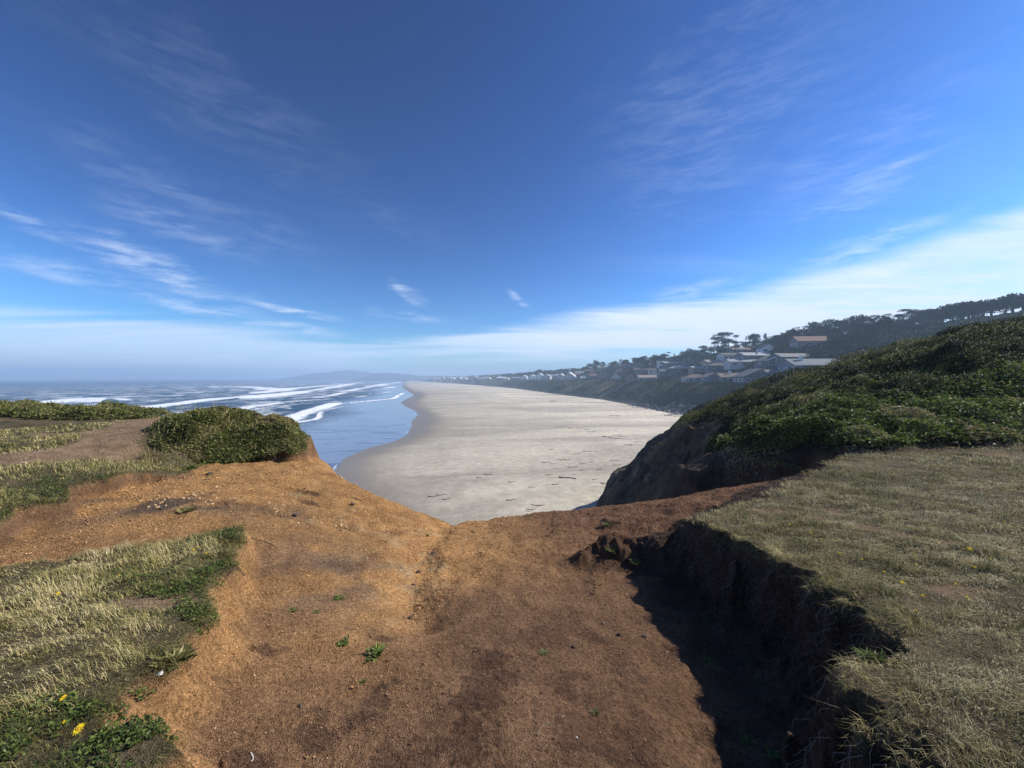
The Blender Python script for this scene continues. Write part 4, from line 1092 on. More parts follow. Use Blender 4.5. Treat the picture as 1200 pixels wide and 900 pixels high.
house(948, 88, 15, 9, 3.0, 'side', (.24, .2, .17), RR_, 'house with red-brown roof under the round-crowned pines', rot=-.15, pitch=.6, windows=4)
for px, s in ((699, 56), (712, 64), (727, 58), (735, 72), (748, 66), (752, 52), (767, 82), (706, 78), (787, 84), (806, 66), (826, 88), (866, 92), (690, 62)):
    c_ = random.choice([GREY, TAN, PALE, BLUE]); house(px, s, random.uniform(9, 14), 8, 2.7, random.choice(['side', 'front']), c_, random.choice([RG, RB, RT]), 'small dim house tucked among the pines on the wooded slope', rot=random.uniform(-.4, .1), windows=2, door=False, group='small houses among the pines')
for px, s in ((648, 52), (655, 62), (663, 56), (675, 50), (681, 58), (692, 44), (700, 40), (709, 44), (730, 48), (795, 50), (772, 50), (845, 52), (868, 56)):
    c_ = random.choice([GREY, TAN, PALE, PALE]); house(px, s, random.uniform(11, 16), 8, 2.7, random.choice(['side', 'front', 'hip']), c_, random.choice([RG, RB, RT, (.3, .3, .3)]), 'low pale-walled house in the rows just behind the bluff edge', rot=random.uniform(-.4, .1), windows=3, door=False, group='low houses in the rows behind the bluff edge')
# farther along the bluff
FG = 'white cottages strung along the far bluff'
for px, s, w, lb, c, rf in ((684, 36, 5, 'tiny bright white hut alone on the bluff edge', WHT, RW), (668, 40, 17, 'white-roofed row of steep gables farther up the beach', PALE, (.62, .62, .62)), (658, 42, 13, 'pale steep-roofed cottage left of the white-roofed row', PALE, (.5, .5, .5)),
                            (641, 38, 12, 'grey-domed roof cottage right of the tall white house', PALE, (.4, .42, .43)), (633, 36, 13, 'pale gabled cottage touching the tall white house', WHT, (.42, .42, .43)),
                            (624, 33, 13, 'tall white house with dark windows facing the beach', WHT, (.55, .55, .55)), (615, 38, 10, 'white round-looking cottage left of the tall white house', WHT, (.7, .7, .7)),
                            (594, 36, 9, 'small yellowish beach house on the far bluff', (.55, .48, .3), (.5, .46, .36)), (605, 40, 16, 'long blue-grey roof between the yellowish and white houses', BLUE, (.3, .33, .37))):
    two = 'tall' in lb
    house(px, s, w, 9, 2.8, 'front' if 'gable' in lb or two or 'steep' in lb else 'side', c, rf, lb, rot=-.4, windows=2, storeys=2 if two else 1, pitch=.7 if 'steep' in lb or 'gable' in lb else .4, door=False)
for i in range(30):
    px = 488 + i * 3.6 + random.uniform(-1.5, 1.5); s = random.choice([34, 42, 60, 75])
    if px > 592: continue
    r_ = random.choice([(.72, .72, .72), (.45, .45, .45), (.3, .3, .32)])
    house(px, s, random.uniform(10, 20), 10, 3.2, random.choice(['side', 'front']), random.choice([WHT, WHT, PALE, TAN]), r_, 'tiny pale cottage in the hazy strip of houses at the far end of the beach', rot=-.4, windows=0, door=False, group=FG, pitch=.5)

# ------------------------------------------------------------------ the rest of the wood on the slopes
def clear(x, y, r):
    for hx, hy, hw in HOUSES:
        # keep the sight line to each house open as well as its plot
        if math.hypot(x - hx, y - hy) < hw * .62 + r: return False
        k = y / hy
        if .80 < k < 1 and abs(x / k - hx) < hw * .6 + r * .6: return False
    return True
G1 = 'pines filling the wooded slope'
cnt = 0; tries = 0
while cnt < 235 and tries < 9000:
    tries += 1
    y = math.exp(random.uniform(math.log(170), math.log(760))); k = random.uniform(-.05, 1.3); x = k * y
    s = float(line_sdf(TOE, np.array([x]), np.array([y]))[0])
    if s < 48 or s > 150: continue
    if not clear(x, y, 3): continue
    if any(math.hypot(x - a, y - b) < 4.2 for a, b in TREES): continue
    kd = random.choices(['round', 'wide', 'umbrella', 'spruce'], [5, 4, 1.5, .8])[0]
    nm = {'round': 'shore_pine', 'wide': 'shore_pine', 'umbrella': 'umbrella_pine', 'spruce': 'spruce_tree'}[kd]
    lb = {'round': 'round dark pine packed into the wooded slope behind the houses', 'wide': 'low spreading pine packed into the wooded slope behind the houses',
          'umbrella': 'flat-topped pine packed into the wooded slope behind the houses', 'spruce': 'narrow pointed spruce packed into the wooded slope behind the houses'}[kd]
    tree(kd, x, y, random.uniform(6, 10.5) if kd != 'wide' else random.uniform(5, 8), lb, {'round': 'round pines of the wooded slope', 'wide': 'low spreading pines of the wooded slope', 'umbrella': 'flat-topped pines of the wooded slope', 'spruce': 'spruces of the wooded slope'}[kd], name=nm)
    cnt += 1
print('trees', cnt, tries)

def scrub():
    # low bushes over the bluff and the ground between houses, and the far wood: uncountable
    n = 26000
    Yc = 1 / rng.uniform(1 / 1500, 1 / 120, n); kc = rng.uniform(-.30, 1.35, n); Xc = kc * Yc
    s = line_sdf(TOE, Xc, Yc)
    k = (s > 4.5) & (s < 200) & ((s > 9) | (rng.random(n) < .35)) & (fbm(Xc, Yc, 22, 3, 501) > -.45)
    for hx, hy, hw in HOUSES: k &= np.hypot(Xc - hx, Yc - hy) > hw * .55 + 1.0
    Xc, Yc, s = Xc[k], Yc[k], s[k]
    R = rng.uniform(.5, 1.4, len(Xc)) * np.where(s > 48, 1.6, 1.0) * (1 + Yc / 900)
    R = np.where((s > 30) & (s < 48), np.minimum(R, .8), R)
    m_ = 16
    d = sphere_dirs(len(Xc) * m_); d[:, 2] = np.abs(d[:, 2])
    C_ = np.repeat(np.stack([Xc, Yc, coast(Xc, Yc)], -1), m_, 0); Rr = np.repeat(R, m_)
    P = C_ + d * (Rr * rng.uniform(.5, 1, len(Rr)))[:, None] * [1.3, 1.3, .8]
    L = Rr * rng.uniform(.45, .8, len(Rr))
    tint = np.repeat(.35 + .5 * fbm(Xc, Yc, 30, 3, 502) + rng.normal(0, .12, len(Xc)), m_) + rng.normal(0, .12, len(Rr))
    add('coastal_scrub', leaf_mesh('coastal_scrub', P, d + rng.normal(0, .7, d.shape), sphere_dirs(len(d)), L, L * .6, tint), M['scrub'], kind='stuff', label='low scrub covering the bluff face and slopes', cat='scrub')
    n = 3200
    Yc = 1 / rng.uniform(1 / 3600, 1 / 650, n); kc = rng.uniform(-.36, .35, n); Xc = kc * Yc
    s = line_sdf(TOE, Xc, Yc); k = (s > 45) & (s < 420); Xc, Yc = Xc[k], Yc[k]
    m_ = 22; R = rng.uniform(2.5, 4.6, len(Xc)); d = sphere_dirs(len(Xc) * m_); d[:, 2] = np.abs(d[:, 2]) * 1.2
    C_ = np.repeat(np.stack([Xc, Yc, coast(Xc, Yc) + 3], -1), m_, 0); Rr = np.repeat(R, m_)
    P = C_ + d * Rr[:, None]; L = Rr * .7
    add('far_woods', leaf_mesh('far_woods', P, d + rng.normal(0, .7, d.shape), sphere_dirs(len(d)), L, L * .6, .4 + rng.normal(0, .2, len(L))), M['crown'], kind='stuff', label='hazy strip of woodland behind the far houses', cat='woodland')
scrub()

# ------------------------------------------------------------------ poles, stairs, rocks, driftwood
def pole(px, s, h, label, group=None):
    x, y = on_coast(px, s); root = add('utility_pole', None, label=label, cat='utility pole', loc=(x, y, cz(x, y)), group=group)
    add('pole', MB().tube([(0, 0, -.5), (0, 0, h)], [.20, .13], 8).mesh('pole', True), M['pole'], root)
    add('crossarm', MB().box(-1.3, 1.3, -.08, .08, h - .9, h - .7).mesh('crossarm'), M['pole'], root)
    for q in (-1.15, -.45, .45, 1.15): add('insulator', MB().tube([(q, 0, h - .7), (q, 0, h - .45)], [.06, .05], 6).mesh('insulator'), M['white'], root)
    add('transformer', MB().tube([(.35, -.1, h - 2.2), (.35, -.1, h - 1.3)], [.24, .24], 8).mesh('transformer', True), M['rock'], root)
pole(762, 52, 10.5, 'leftmost grey utility pole, on the slope left of the white box house')
pole(807, 50, 10, 'utility pole rising behind the russet hip roof')
pole(886, 50, 10.5, 'pale utility pole right of the tan house with the tall chimney')
pole(869, 54, 11, 'dark utility pole standing just left of the pale one')

def stairs(px, s0, s1, label, w=1.3, dx=0.0):
    x0, y0 = on_coast(px, s0); 
    # run up the bluff at right angles to its toe
    g = Vector((.955, .30, 0)).normalized() if dx == 0 else Vector((math.cos(dx), math.sin(dx), 0))
    root = add('beach_stairs', None, label=label, cat='stairs', loc=(x0, y0, cz(x0, y0)))
    n = 44; length = (s1 - s0); st = MB(); pts = []
    z0 = cz(x0, y0)
    for i in range(n + 1):
        t_ = i / n; p = g * length * t_; z = cz(x0 + p.x, y0 + p.y) - z0 + .5
        pts.append(Vector((p.x, p.y, z)))
    # smooth the run
    for _ in range(6): pts = [pts[0]] + [(pts[i - 1] + pts[i] + pts[i + 1]) / 3 for i in range(1, n)] + [pts[-1]]
    sd_ = g.cross(Vector((0, 0, 1)))
    for p in pts:
        a = p - sd_ * w / 2 - g * .17; b = p + sd_ * w / 2 - g * .17; c = b + g * .34; e = a + g * .34; dn = Vector((0, 0, -.07))
        st.quad(a, b, c, e); st.quad(e + dn, c + dn, b + dn, a + dn); st.quad(a, a + dn, b + dn, b); st.quad(c, c + dn, e + dn, e)
    add('step', st.mesh('step'), M['drift'], root)
    for sg in (-1, 1):
        add('stringer', MB().tube([p + sd_ * sg * w / 2 + Vector((0, 0, -.15)) for p in pts], [.12] * len(pts), 4).mesh('stringer'), M['drift'], root)
        rl = MB().tube([p + sd_ * sg * w / 2 + Vector((0, 0, .95)) for p in pts], [.05] * len(pts), 4)
        ra = add('railing', rl.mesh('railing'), M['drift'], root)
        pb = MB()
        for p in pts[::6]: pb.tube([p + sd_ * sg * w / 2 + Vector((0, 0, -1.2)), p + sd_ * sg * w / 2 + Vector((0, 0, .95))], [.06, .06], 4)
        add('post', pb.mesh('post'), M['drift'], ra, kind='stuff')
stairs(703, 3, 30, 'long wooden stairs climbing the bluff below the small pale cottage', dx=.02)
stairs(806, 16, 33, 'pale timber stairs on the bluff below the russet-roofed bungalow', dx=.15)
stairs(688, 22, 34, 'short pale stairs near the bluff edge farther along the beach', dx=.02)

def rock_mesh(seed, sub=1):
    r = np.random.default_rng(seed)
    V0 = []; 
    t_ = (1 + 5 ** .5) / 2
    v = np.array([(-1, t_, 0), (1, t_, 0), (-1, -t_, 0), (1, -t_, 0), (0, -1, t_), (0, 1, t_), (0, -1, -t_), (0, 1, -t_), (t_, 0, -1), (t_, 0, 1), (-t_, 0, -1), (-t_, 0, 1)], float)
    f = [(0, 11, 5), (0, 5, 1), (0, 1, 7), (0, 7, 10), (0, 10, 11), (1, 5, 9), (5, 11, 4), (11, 10, 2), (10, 7, 6), (7, 1, 8), (3, 9, 4), (3, 4, 2), (3, 2, 6), (3, 6, 8), (3, 8, 9), (4, 9, 5), (2, 4, 11), (6, 2, 10), (8, 6, 7), (9, 8, 1)]
    v = unit(v); v = list(map(tuple, v))
    for _ in range(sub):
        cache = {}; nf = []
        def mid(a, b):
            k = (min(a, b), max(a, b))
            if k not in cache:
                m_ = unit((np.array(v[a]) + np.array(v[b]))[None])[0]; v.append(tuple(m_)); cache[k] = len(v) - 1
            return cache[k]
        for a, b, c in f:
            ab, bc, ca = mid(a, b), mid(b, c), mid(c, a); nf += [(a, ab, ca), (b, bc, ab), (c, ca, bc), (ab, bc, ca)]
        f = nf
    v = np.array(v); v = v * (1 + r.uniform(-.22, .18, (len(v), 1)))
    for _ in range(5):
        n_ = unit(r.normal(size=(1, 3)))[0]; dd = v @ n_; v = v - np.maximum(dd - .62, 0)[:, None] * n_
    return v * r.uniform(.75, 1.25, 3), np.array(f)
rocks = [rock_mesh(i) for i in range(7)]
rmesh = [fast_mesh('boulder', v * .8, f) for v, f in rocks]
G2 = 'boulders of the rock armour at the foot of the bluff'
nb = 0
for i in range(4000):
    if nb >= 200: break
    y = math.exp(random.uniform(math.log(128), math.log(225))); px = random.uniform(738, 850)
    x = (px - CX) / F * y; s = float(line_sdf(TOE, np.array([x]), np.array([y]))[0])
    if s < -1.2 or s > 7.5 * (1 if y < 190 else .5): continue
    o = add('boulder', random.choice(rmesh), M['rock'], label='grey angular boulder piled in the rock armour at the foot of the bluff', cat='boulder', group=G2, loc=(x, y, max(bz(x, y), cz(x, y)) + random.uniform(-.1, .5)))
    sc_ = random.uniform(.5, 1.3); o.scale = (sc_, sc_ * random.uniform(.8, 1.2), sc_ * .8); o.rotation_euler = (random.uniform(0, 6), random.uniform(0, 6), random.uniform(0, 6)); nb += 1
def log(px, py, L, r, ang, label, mat='drift', group=None, name='driftwood_log', cat='log', bend=.1, n=7):
    p = on_beach(px, py); mb = MB(); d = Vector((math.cos(ang), math.sin(ang), 0)); q = Vector((-d.y, d.x, 0))
    pts = [d * L * (t_ / 6 - .5) + q * math.sin(t_ * 1.3 + L) * bend * L * .5 + Vector((0, 0, r * .6)) for t_ in range(7)]
    mb.tube(pts, [r * random.uniform(.6, 1.1) for _ in pts], n)
    for j in range(2):
        b_ = pts[random.randint(1, 5)]; mb.tube([b_, b_ + Vector((random.uniform(-1, 1), random.uniform(-1, 1), .4)) * L * .12], [r * .4, r * .15], 5)
    add(name, mb.mesh(name, True), M[mat], label=label, cat=cat, group=group, loc=p)
GL = 'bleached logs washed up against the rock armour'
for px, py, a in ((783, 487.3, .1), (788, 485.9, -.3), (793, 487.9, .4), (797, 486.2, 0), (800, 488, .7), (791, 484.8, .2), (745, 477.5, .1), (740, 475.4, -.2), (748, 475.8, .3)):
    log(px, py, random.uniform(3, 5), .28, a, 'bleached driftwood log washed up against the rock armour', group=GL)
log(665, 560.3, 3.0, .10, -.35, 'longest dark drift log lying alone on the near sand', 'kelp')
log(648, 470.2, 5.5, .16, 0.02, 'dark log on the sand nearest the foot of the bluff', 'kelp')
log(720, 487.4, 4.6, .12, 0, 'dark slender log on the pale sand left of the rock armour', 'kelp')
GK = 'dark kelp and sticks strewn over the sand'
for px, py in ((676, 532), (688, 529), (699, 529.5), (659, 538.5), (665, 539), (640, 542), (648, 543.5), (684, 543), (694, 541.5), (720, 540), (671, 547.5), (682, 551), (702, 550.5), (723, 545), (728, 548.6), (673, 556.3), (721, 560.1),
               (643, 556), (697, 562), (706, 566), (709, 567), (655, 500.5), (661, 500), (668, 501.7), (680, 502), (688, 503.5), (692, 506), (693, 508.3), (700, 505), (708, 511.5), (715, 513), (720, 513.5), (724, 514), (724, 510), (730, 511.6), (736, 521.4), (740, 521.7),
               (747, 520.8), (748, 518), (712, 512), (623, 571), (646, 527), (651, 568), (629, 592), (622, 597), (633, 592.6), (599, 586), (620, 599), (507, 582), (517, 580), (523, 585), (696, 471.5), (705, 473.6), (710, 474), (733, 477), (561, 560), (572, 556), (600, 565)):
    an = random.uniform(-.25, .25)
    log(px, py, random.uniform(.7, 1.9) * (1 if py > 520 else 1.6), random.uniform(.03, .065), an, 'small dark strand of kelp or stick strewn on the pale sand', 'kelp', GK, 'kelp_strand', 'kelp', .2, 5)
def beach_debris():
    n = 9000; Y_ = 1 / rng.uniform(1 / 420, 1 / 45, n); px = rng.uniform(470, 800, n); X_ = (px - CX) / F * Y_
    z, u = beach_h(X_, Y_); s = line_sdf(TOE, X_, Y_)
    k = (u > 40) & (s < -1) & (fbm(X_ * .4, Y_, 12, 3, 601) > .12)
    P = np.stack([X_, Y_, z + .02], -1)[k]; n = len(P)
    ax = sphere_dirs(n); ax[:, 2] *= .15; L = rng.uniform(.08, .3, n)
    add('seaweed_debris', leaf_mesh('seaweed_debris', P, ax, sphere_dirs(n) * .4 + [0, 0, 1], L, L * .35, rng.random(n)), M['kelp'], kind='stuff', label='fine dark wrack scattered over the dry sand', cat='wrack')
beach_debris()
# ------------------------------------------------------------------ small things on the headland
def crumbs(name, n, label, mat, r0=1.3, r1=8.5, sz=(.0016, .0042), seed=0, amin=-55, amax=50, rscale=.00085):
    r = np.exp(rng.uniform(math.log(r0), math.log(r1), n)); a = np.radians(rng.uniform(amin, amax, n))
    k = rng.random(n) < np.minimum(1, (r / 2.6) ** 2); r, a = r[k], a[k]
    x = r * np.sin(a); y = r * np.cos(a); H, m = headland(x, y, True)
    k = (np.maximum(np.maximum(m['tL1'], m['tL2']), m['tR']) < .9) & (m['o'] < .3) & (m['H'] < .3) & (fbm(x, y, .3, 4, 700 + seed) > rng.uniform(-.5, .35, len(x)))
    x, y, H, r = x[k], y[k], H[k], r[k]; n = len(x)
    s = rng.uniform(*sz, n) * np.maximum(1, r * rscale / .0022) * np.where(rng.random(n) < .03, 2.2, 1)
    base = unit(np.array([(1, 1, 1), (-1, -1, 1), (-1, 1, -1), (1, -1, -1), (.2, -.9, .9), (-.9, .3, .4)], float))
    ang = rng.uniform(0, 6.28, n); ca, sa = np.cos(ang), np.sin(ang)
    B = np.repeat(base[None], n, 0) * rng.uniform(.6, 1.3, (n, 6, 1)) * s[:, None, None]
    bx = B[..., 0] * ca[:, None] - B[..., 1] * sa[:, None]; by = B[..., 0] * sa[:, None] + B[..., 1] * ca[:, None]
    V = np.stack([bx, by, B[..., 2] * .8], -1) + np.stack([x, y, H + EYE + s * .25], -1)[:, None]
    b = (np.arange(n) * 6)[:, None]
    F_ = np.concatenate([b + q for q in ([0, 4, 3], [0, 5, 4], [0, 2, 5], [0, 3, 2], [4, 1, 3], [4, 5, 1], [5, 2, 1], [1, 2, 3])], 1).reshape(-1, 3)
    me = fast_mesh(name, V.reshape(-1, 3), F_, None, False, dict(soil=np.repeat(soil_colours(x, y, H, {k_: v_[k] for k_, v_ in m.items()}), 6, 0)))
    add(name, me, mat, kind='stuff', label=label, cat='gravel')
def mat_crumb(name, a, b_):
    m, t, b = new_mat(name); g = t.n('ShaderNodeNewGeometry')
    t.lk(t.mix(1.0, t.attr('soil', 'Color'), t.mix(g.outputs['Random Per Island'], rgb(*a), rgb(*b_)), 'MULTIPLY'), b.inputs['Base Color']); b.inputs['Roughness'].default_value = .95; b.inputs['Specular IOR Level'].default_value = .1
    return m
M['crumb'] = mat_crumb('earth_crumb', (.6, .6, .6), (1.25, 1.25, 1.25)); M['grit'] = mat_crumb('pale_grit', (1.3, 1.35, 1.4), (2.2, 2.5, 2.8))
crumbs('gravel', 230000, 'brown crumbs of soil lying over the bare gully floor', M['crumb'], seed=1)
crumbs('gravel', 20000, 'pale grit scattered over the bare gully floor', M['grit'], sz=(.0013, .0032), seed=2)

def sprout(px, py, r, n, label, mat='salal', h=.5, name='rosette_plant', group=None, tint=.62):
    p = ray_ground(px, py); P = np.zeros((n, 3)); P[:, 2] = rng.uniform(.0, .01, n)
    P[:, :2] = rng.normal(0, r * (.28 if r < .15 else .7), (n, 2))
    a = rng.uniform(0, 6.28, n); e = rng.uniform(.1, 1.0, n) * h
    ax = np.stack([np.cos(a), np.sin(a), e], -1); nr = np.stack([-np.cos(a) * e, -np.sin(a) * e, np.ones(n)], -1)
    L = rng.uniform(.5, 1.0, n) * min(r, .12 if r < .25 else .2); V, F_, T_ = leaf_arrays(P, ax, nr, L, L * .28, tint + rng.normal(0, .22, n))
    root = add(name, None, label=label, cat='plant', loc=p, group=group)
    add('leaf', fast_mesh('leaf', V, F_, dict(tint=T_)), M[mat], root, kind='stuff')
    add('stem', MB().tube([(0, 0, -.02), (0, 0, r * .25)], [r * .06, r * .04], 5).mesh('stem'), M['stalk'], root)
sprout(440, 768, .075, 90, 'largest green rosette on the bare gully floor', h=.9)
sprout(404, 755, .055, 45, 'flat pale-green sprout just left of the largest rosette')
sprout(397, 703, .06, 50, 'lone green sprout higher on the grey-brown slope')
sprout(425, 800, .035, 18, 'tiny sprout below the largest rosette')
sprout(343, 716, .05, 30, 'pale grey-green sprout at the left of the slope', tint=.85)
sprout(371, 718, .04, 24, 'small sprout between the pale one and the lone green one', tint=.7)
sprout(638, 767, .045, 42, 'small pale plant near the middle of the gully floor', tint=.8)
sprout(829, 778, .055, 60, 'pale-leaved plant at the edge of the right bank shadow', tint=.85, h=.9)
sprout(716, 647, .08, 70, 'grassy plant in front of the slumped clod', tint=.75, h=1.2)
sprout(742, 660, .08, 60, 'pale plant at the tip of the right bank shadow', tint=.85, h=1.1)
sprout(711, 617, .08, 60, 'green tuft growing on top of the slumped clod', h=1.3)
sprout(698, 836, .03, 18, 'tiny green sprig low on the gully floor')
sprout(875, 868, .05, 30, 'leafy sprig in the dark shade of the right bank, lower one')
sprout(905, 885, .05, 30, 'leafy sprig in the dark shade of the right bank, beside the frame bottom')
sprout(916, 549, .30, 120, 'leafy plant growing out of the dark hollow wall', h=1.2, tint=.8)
sprout(219, 600, .10, 60, 'dark tuft alone on the left basin floor', 'grass', 1.0, tint=.3)
sprout(222, 549, .20, 260, 'bright green plant clump below the left shrub mound', h=.8, tint=.65)
sprout(247, 541, .16, 90, 'small brownish plant clump right of the bright green one', h=.8, tint=.5)
sprout(200, 780, .10, 110, 'dark tuft clinging to the left bank beside a white stone', 'grass', 1.1, tint=.25)
sprout(1022, 775, .06, 90, 'green plant in the notch of the right bank', h=1.0, tint=.6)
sprout(500, 628, .05, 20, 'tiny dark plant in the earth trough', tint=.3)

def stone(px, py, r, label, mat='stone', name='stone', group=None):
    p = ray_ground(px, py); v, f = random.choice(rocks)
    o = add(name, fast_mesh(name, v * r * .8, f), M[mat], label=label, cat='stone', group=group, loc=p + Vector((0, 0, r * .25)))
    o.rotation_euler = (0, 0, random.uniform(0, 6)); return o
stone(187, 791, .014, 'small white stone beside the dark tuft on the left bank', 'white')
stone(707, 731, .014, 'pale pebble above the pair of dark clods', 'stone')
stone(725, 745, .028, 'left one of two dark clods on the gully floor', 'darkstone', 'clod')
stone(755, 747, .028, 'right one of two dark clods on the gully floor', 'darkstone', 'clod')
stone(672, 759, .016, 'small dark clod near the middle of the gully floor', 'darkstone', 'clod')
stone(351, 828, .018, 'small black stone on the lower left slope', 'darkstone')
stone(782, 764, .006, 'tiny white pebble right of the two dark clods', 'white')
stone(676, 865, .006, 'tiny white pebble near the frame bottom', 'white')
stone(491, 671, .03, 'dark clod on the right lip of the earth trough', 'darkstone', 'clod')
stone(485, 686, .025, 'dark clod lower down the right lip of the earth trough', 'darkstone', 'clod')
stone(482, 724, .025, 'dark pebble at the lower end of the earth trough', 'darkstone')
stone(246, 556, .045, 'dark clod lying below the left shrub mound', 'darkstone', 'clod')
stone(413, 592, .04, 'dark clod on the orange slope toward the left brink', 'darkstone', 'clod')
stone(345, 605, .05, 'brown clod in the middle of the orange slope', 'darkstone', 'clod')
GP = 'pale orange stones weathering out of the left basin'
for i in range(60):
    cx_, cy_ = random.choice(((240, 585), (235, 590), (178, 590), (200, 584), (252, 578), (400, 615), (330, 598), (385, 606)))
    stone(cx_ + random.gauss(0, 13), cy_ + random.gauss(0, 4), random.uniform(.010, .026), 'pale orange stone weathering out of the basin and slope on the left', 'palerock', 'stone', GP)

def stick(px, py, L, ang, r, label, mat='root', name='stick', arc=.15):
    p = ray_ground(px, py); pts = []
    for i in range(9):
        t_ = i / 8 - .5; x = p.x + math.cos(ang) * L * t_ - math.sin(ang) * arc * L * (1 - 4 * t_ * t_); y = p.y + math.sin(ang) * L * t_ + math.cos(ang) * arc * L * (1 - 4 * t_ * t_)
        pts.append((x - p.x, y - p.y, hz(x, y) - p.z + r * 1.2))
    add(name, MB().tube(pts, [r * (1 - .5 * i / 8) for i in range(9)], 6).mesh(name, True), M[mat], label=label, cat='stick', loc=p)
stick(638, 857, .14, 1.0, .0025, 'curved bare twig near the frame bottom')
stick(661, 842, .03, .4, .003, 'short pale twig bit beside the curved twig')
stick(294, 889, .05, -.9, .004, 'short whitish stick at the lower left of the gully floor', 'drift')
stick(480, 727, .12, .1, .003, 'dark thin stick at the lower end of the earth trough', 'darkstone')
stick(308, 638, .30, .08, .004, 'thin dark root lying along the slope beside the left bank', 'darkstone', 'root')
stick(277, 676, .16, 1.5, .005, 'short dark root sticking out of the left bank', 'darkstone', 'root')

def flower(px, py, size, label, h=.05, group='yellow flowers dotted over the turf'):
    p = ray_ground(px, py); root = add('yellow_flower', None, label=label, cat='flower', loc=p, group=group)
    add('stalk', MB().tube([(0, 0, -.01), (size * .1, 0, h * .5), (0, 0, h)], [size * .05] * 3, 5).mesh('stalk'), M['stalk'], root)
    mb = MB(); N = 15; tl = Euler((random.uniform(.35, .8), random.uniform(-.2, .25), 0)).to_matrix().to_4x4(); tl.translation = (0, 0, h)
    for j in range(2):
        for i in range(N):
            a = 6.283 * (i + .5 * j) / N; R = size * (.5 - .13 * j) * random.uniform(.9, 1.05); z = size * .05 * j
            d = Vector((math.cos(a), math.sin(a), 0)); q = Vector((-d.y, d.x, 0)) * size * .065
            pts = [d * size * .08 + Vector((0, 0, z)), d * R * .6 + q + Vector((0, 0, z + size * .05)), d * R + Vector((0, 0, z + size * .02)), d * R * .6 - q + Vector((0, 0, z + size * .05))]
            mb.quad(*[tl @ v for v in pts])
    add('petal', mb.mesh('petal'), M['petal'], root, kind='stuff')
    db = MB().tube([tl @ Vector((0, 0, 0)), tl @ Vector((0, 0, size * .12))], [size * .14, size * .10], 9); add('disc', db.mesh('disc'), M['disc'], root)
flower(92, 871, .042, 'largest yellow flower, in the turf at the bottom left corner', .05, None)
flower(74, 833, .027, 'yellow flower just above the largest one at bottom left', .05, None)
flower(75, 856, .014, 'tiny yellow bud between the two large flowers at bottom left', .03, None)
flower(68, 703, .026, 'yellow flower beside the worn patch of the left bank', .04, None)
flower(227, 650, .024, 'left one of two yellow flowers at the tip of the left bank', .04, None)
flower(242, 654, .026, 'right one of two yellow flowers at the tip of the left bank', .04, None)
flower(140, 679, .018, 'faint yellow flower midway along the left bank', .03, None)
flower(1057, 690, .034, 'largest yellow flower in the turf of the right shelf', .04, None)
flower(1136, 650, .045, 'cream-white flower standing out on the right shelf', .04, None)
for px, py in ((1177, 615), (963, 636), (981, 638), (1047, 642), (1072, 654), (1074, 667), (1036, 675), (1081, 704), (1133, 706), (1073, 722), (925, 618), (984, 653), (1142, 670), (950, 628), (1100, 640), (1120, 690), (1160, 660), (1010, 660)):
    flower(px, py, random.uniform(.018, .026), 'small yellow flower dotted among others in the turf', .03)

# dead flower stalk standing on the left mound
p = ray_ground(297, 519); root = add('dry_stalk', None, label='thin dark dead stalk with a tuft on top, standing on the left shrub mound', cat='plant', loc=p)
top = (EYE - p.z - (485 - HY) / F * p.y)
top = EYE - (486 - HY) / F * p.y - p.z
add('stem', MB().tube([(0, 0, 0), (.03, 0, top * .5), (.06, 0, top)], [.012, .010, .008], 5).mesh('stem'), M['darkstone'], root)
n_ = 30; a_ = rng.uniform(0, 6.28, n_); ax_ = np.stack([np.cos(a_), np.sin(a_), rng.uniform(-.2, .8, n_)], -1)
P_ = np.zeros((n_, 3)); P_[:, 0] = .06; P_[:, 2] = top
V_, F_, T_ = leaf_arrays(P_, ax_, sphere_dirs(n_), np.full(n_, .07), np.full(n_, .02), rng.random(n_))
add('seed_head', fast_mesh('seed_head', V_, F_, dict(tint=T_)), M['darkstone'], root)
# roots hanging from the cut banks
def hanging_roots():
    mb = MB(); cnt = 0
    while cnt < 520:
        if random.random() < .8: x = random.uniform(1.2, 2.3); y = random.uniform(1.3, 4.6)
        else: x = random.uniform(-8, -4.1); y = random.uniform(3.6, 7.9)
        H_, m_ = headland(np.array([x]), np.array([y]), True)
        t_ = max(m_['tR'][0], m_['tL2'][0] * (x < 0))
        if not .25 < t_ < .97: continue
        p = Vector((x, y, H_[0] + EYE)); L = random.uniform(.03, .13); dx = -1 if x > 0 else random.uniform(-.5, 1)
        mb.tube([p, p + Vector((dx * L * .5, random.uniform(-.4, .4) * L, -L * .3)), p + Vector((dx * L * .7, random.uniform(-.6, .6) * L, -L))], [.0022, .0018, .0008], 4, False); cnt += 1
    add('hanging_roots', mb.mesh('hanging_roots'), M['root'], kind='stuff', label='fine roots hanging out of the cut earth banks', cat='roots')
hanging_roots()
# ------------------------------------------------------------------ air, sky, light, camera
hb = MB().box(-33000, 33000, -900, 33500, -8, 118)
me = hb.mesh('haze'); hm = bpy.data.materials.new('haze'); hm.use_nodes = True
nt = NT(hm.node_tree)
for nd in list(hm.node_tree.nodes):
    if nd.type != 'OUTPUT_MATERIAL': hm.node_tree.nodes.remove(nd)
pv = nt.n('ShaderNodeVolumePrincipled'); pv.inputs['Color'].default_value = rgb(.56, .74, .96); pv.inputs['Density'].default_value = HAZE
pv.inputs['Anisotropy'].default_value = .15
nt.lk(pv.outputs[0], hm.node_tree.nodes['Material Output'].inputs['Volume'])
add('haze', me, hm, kind='stuff')

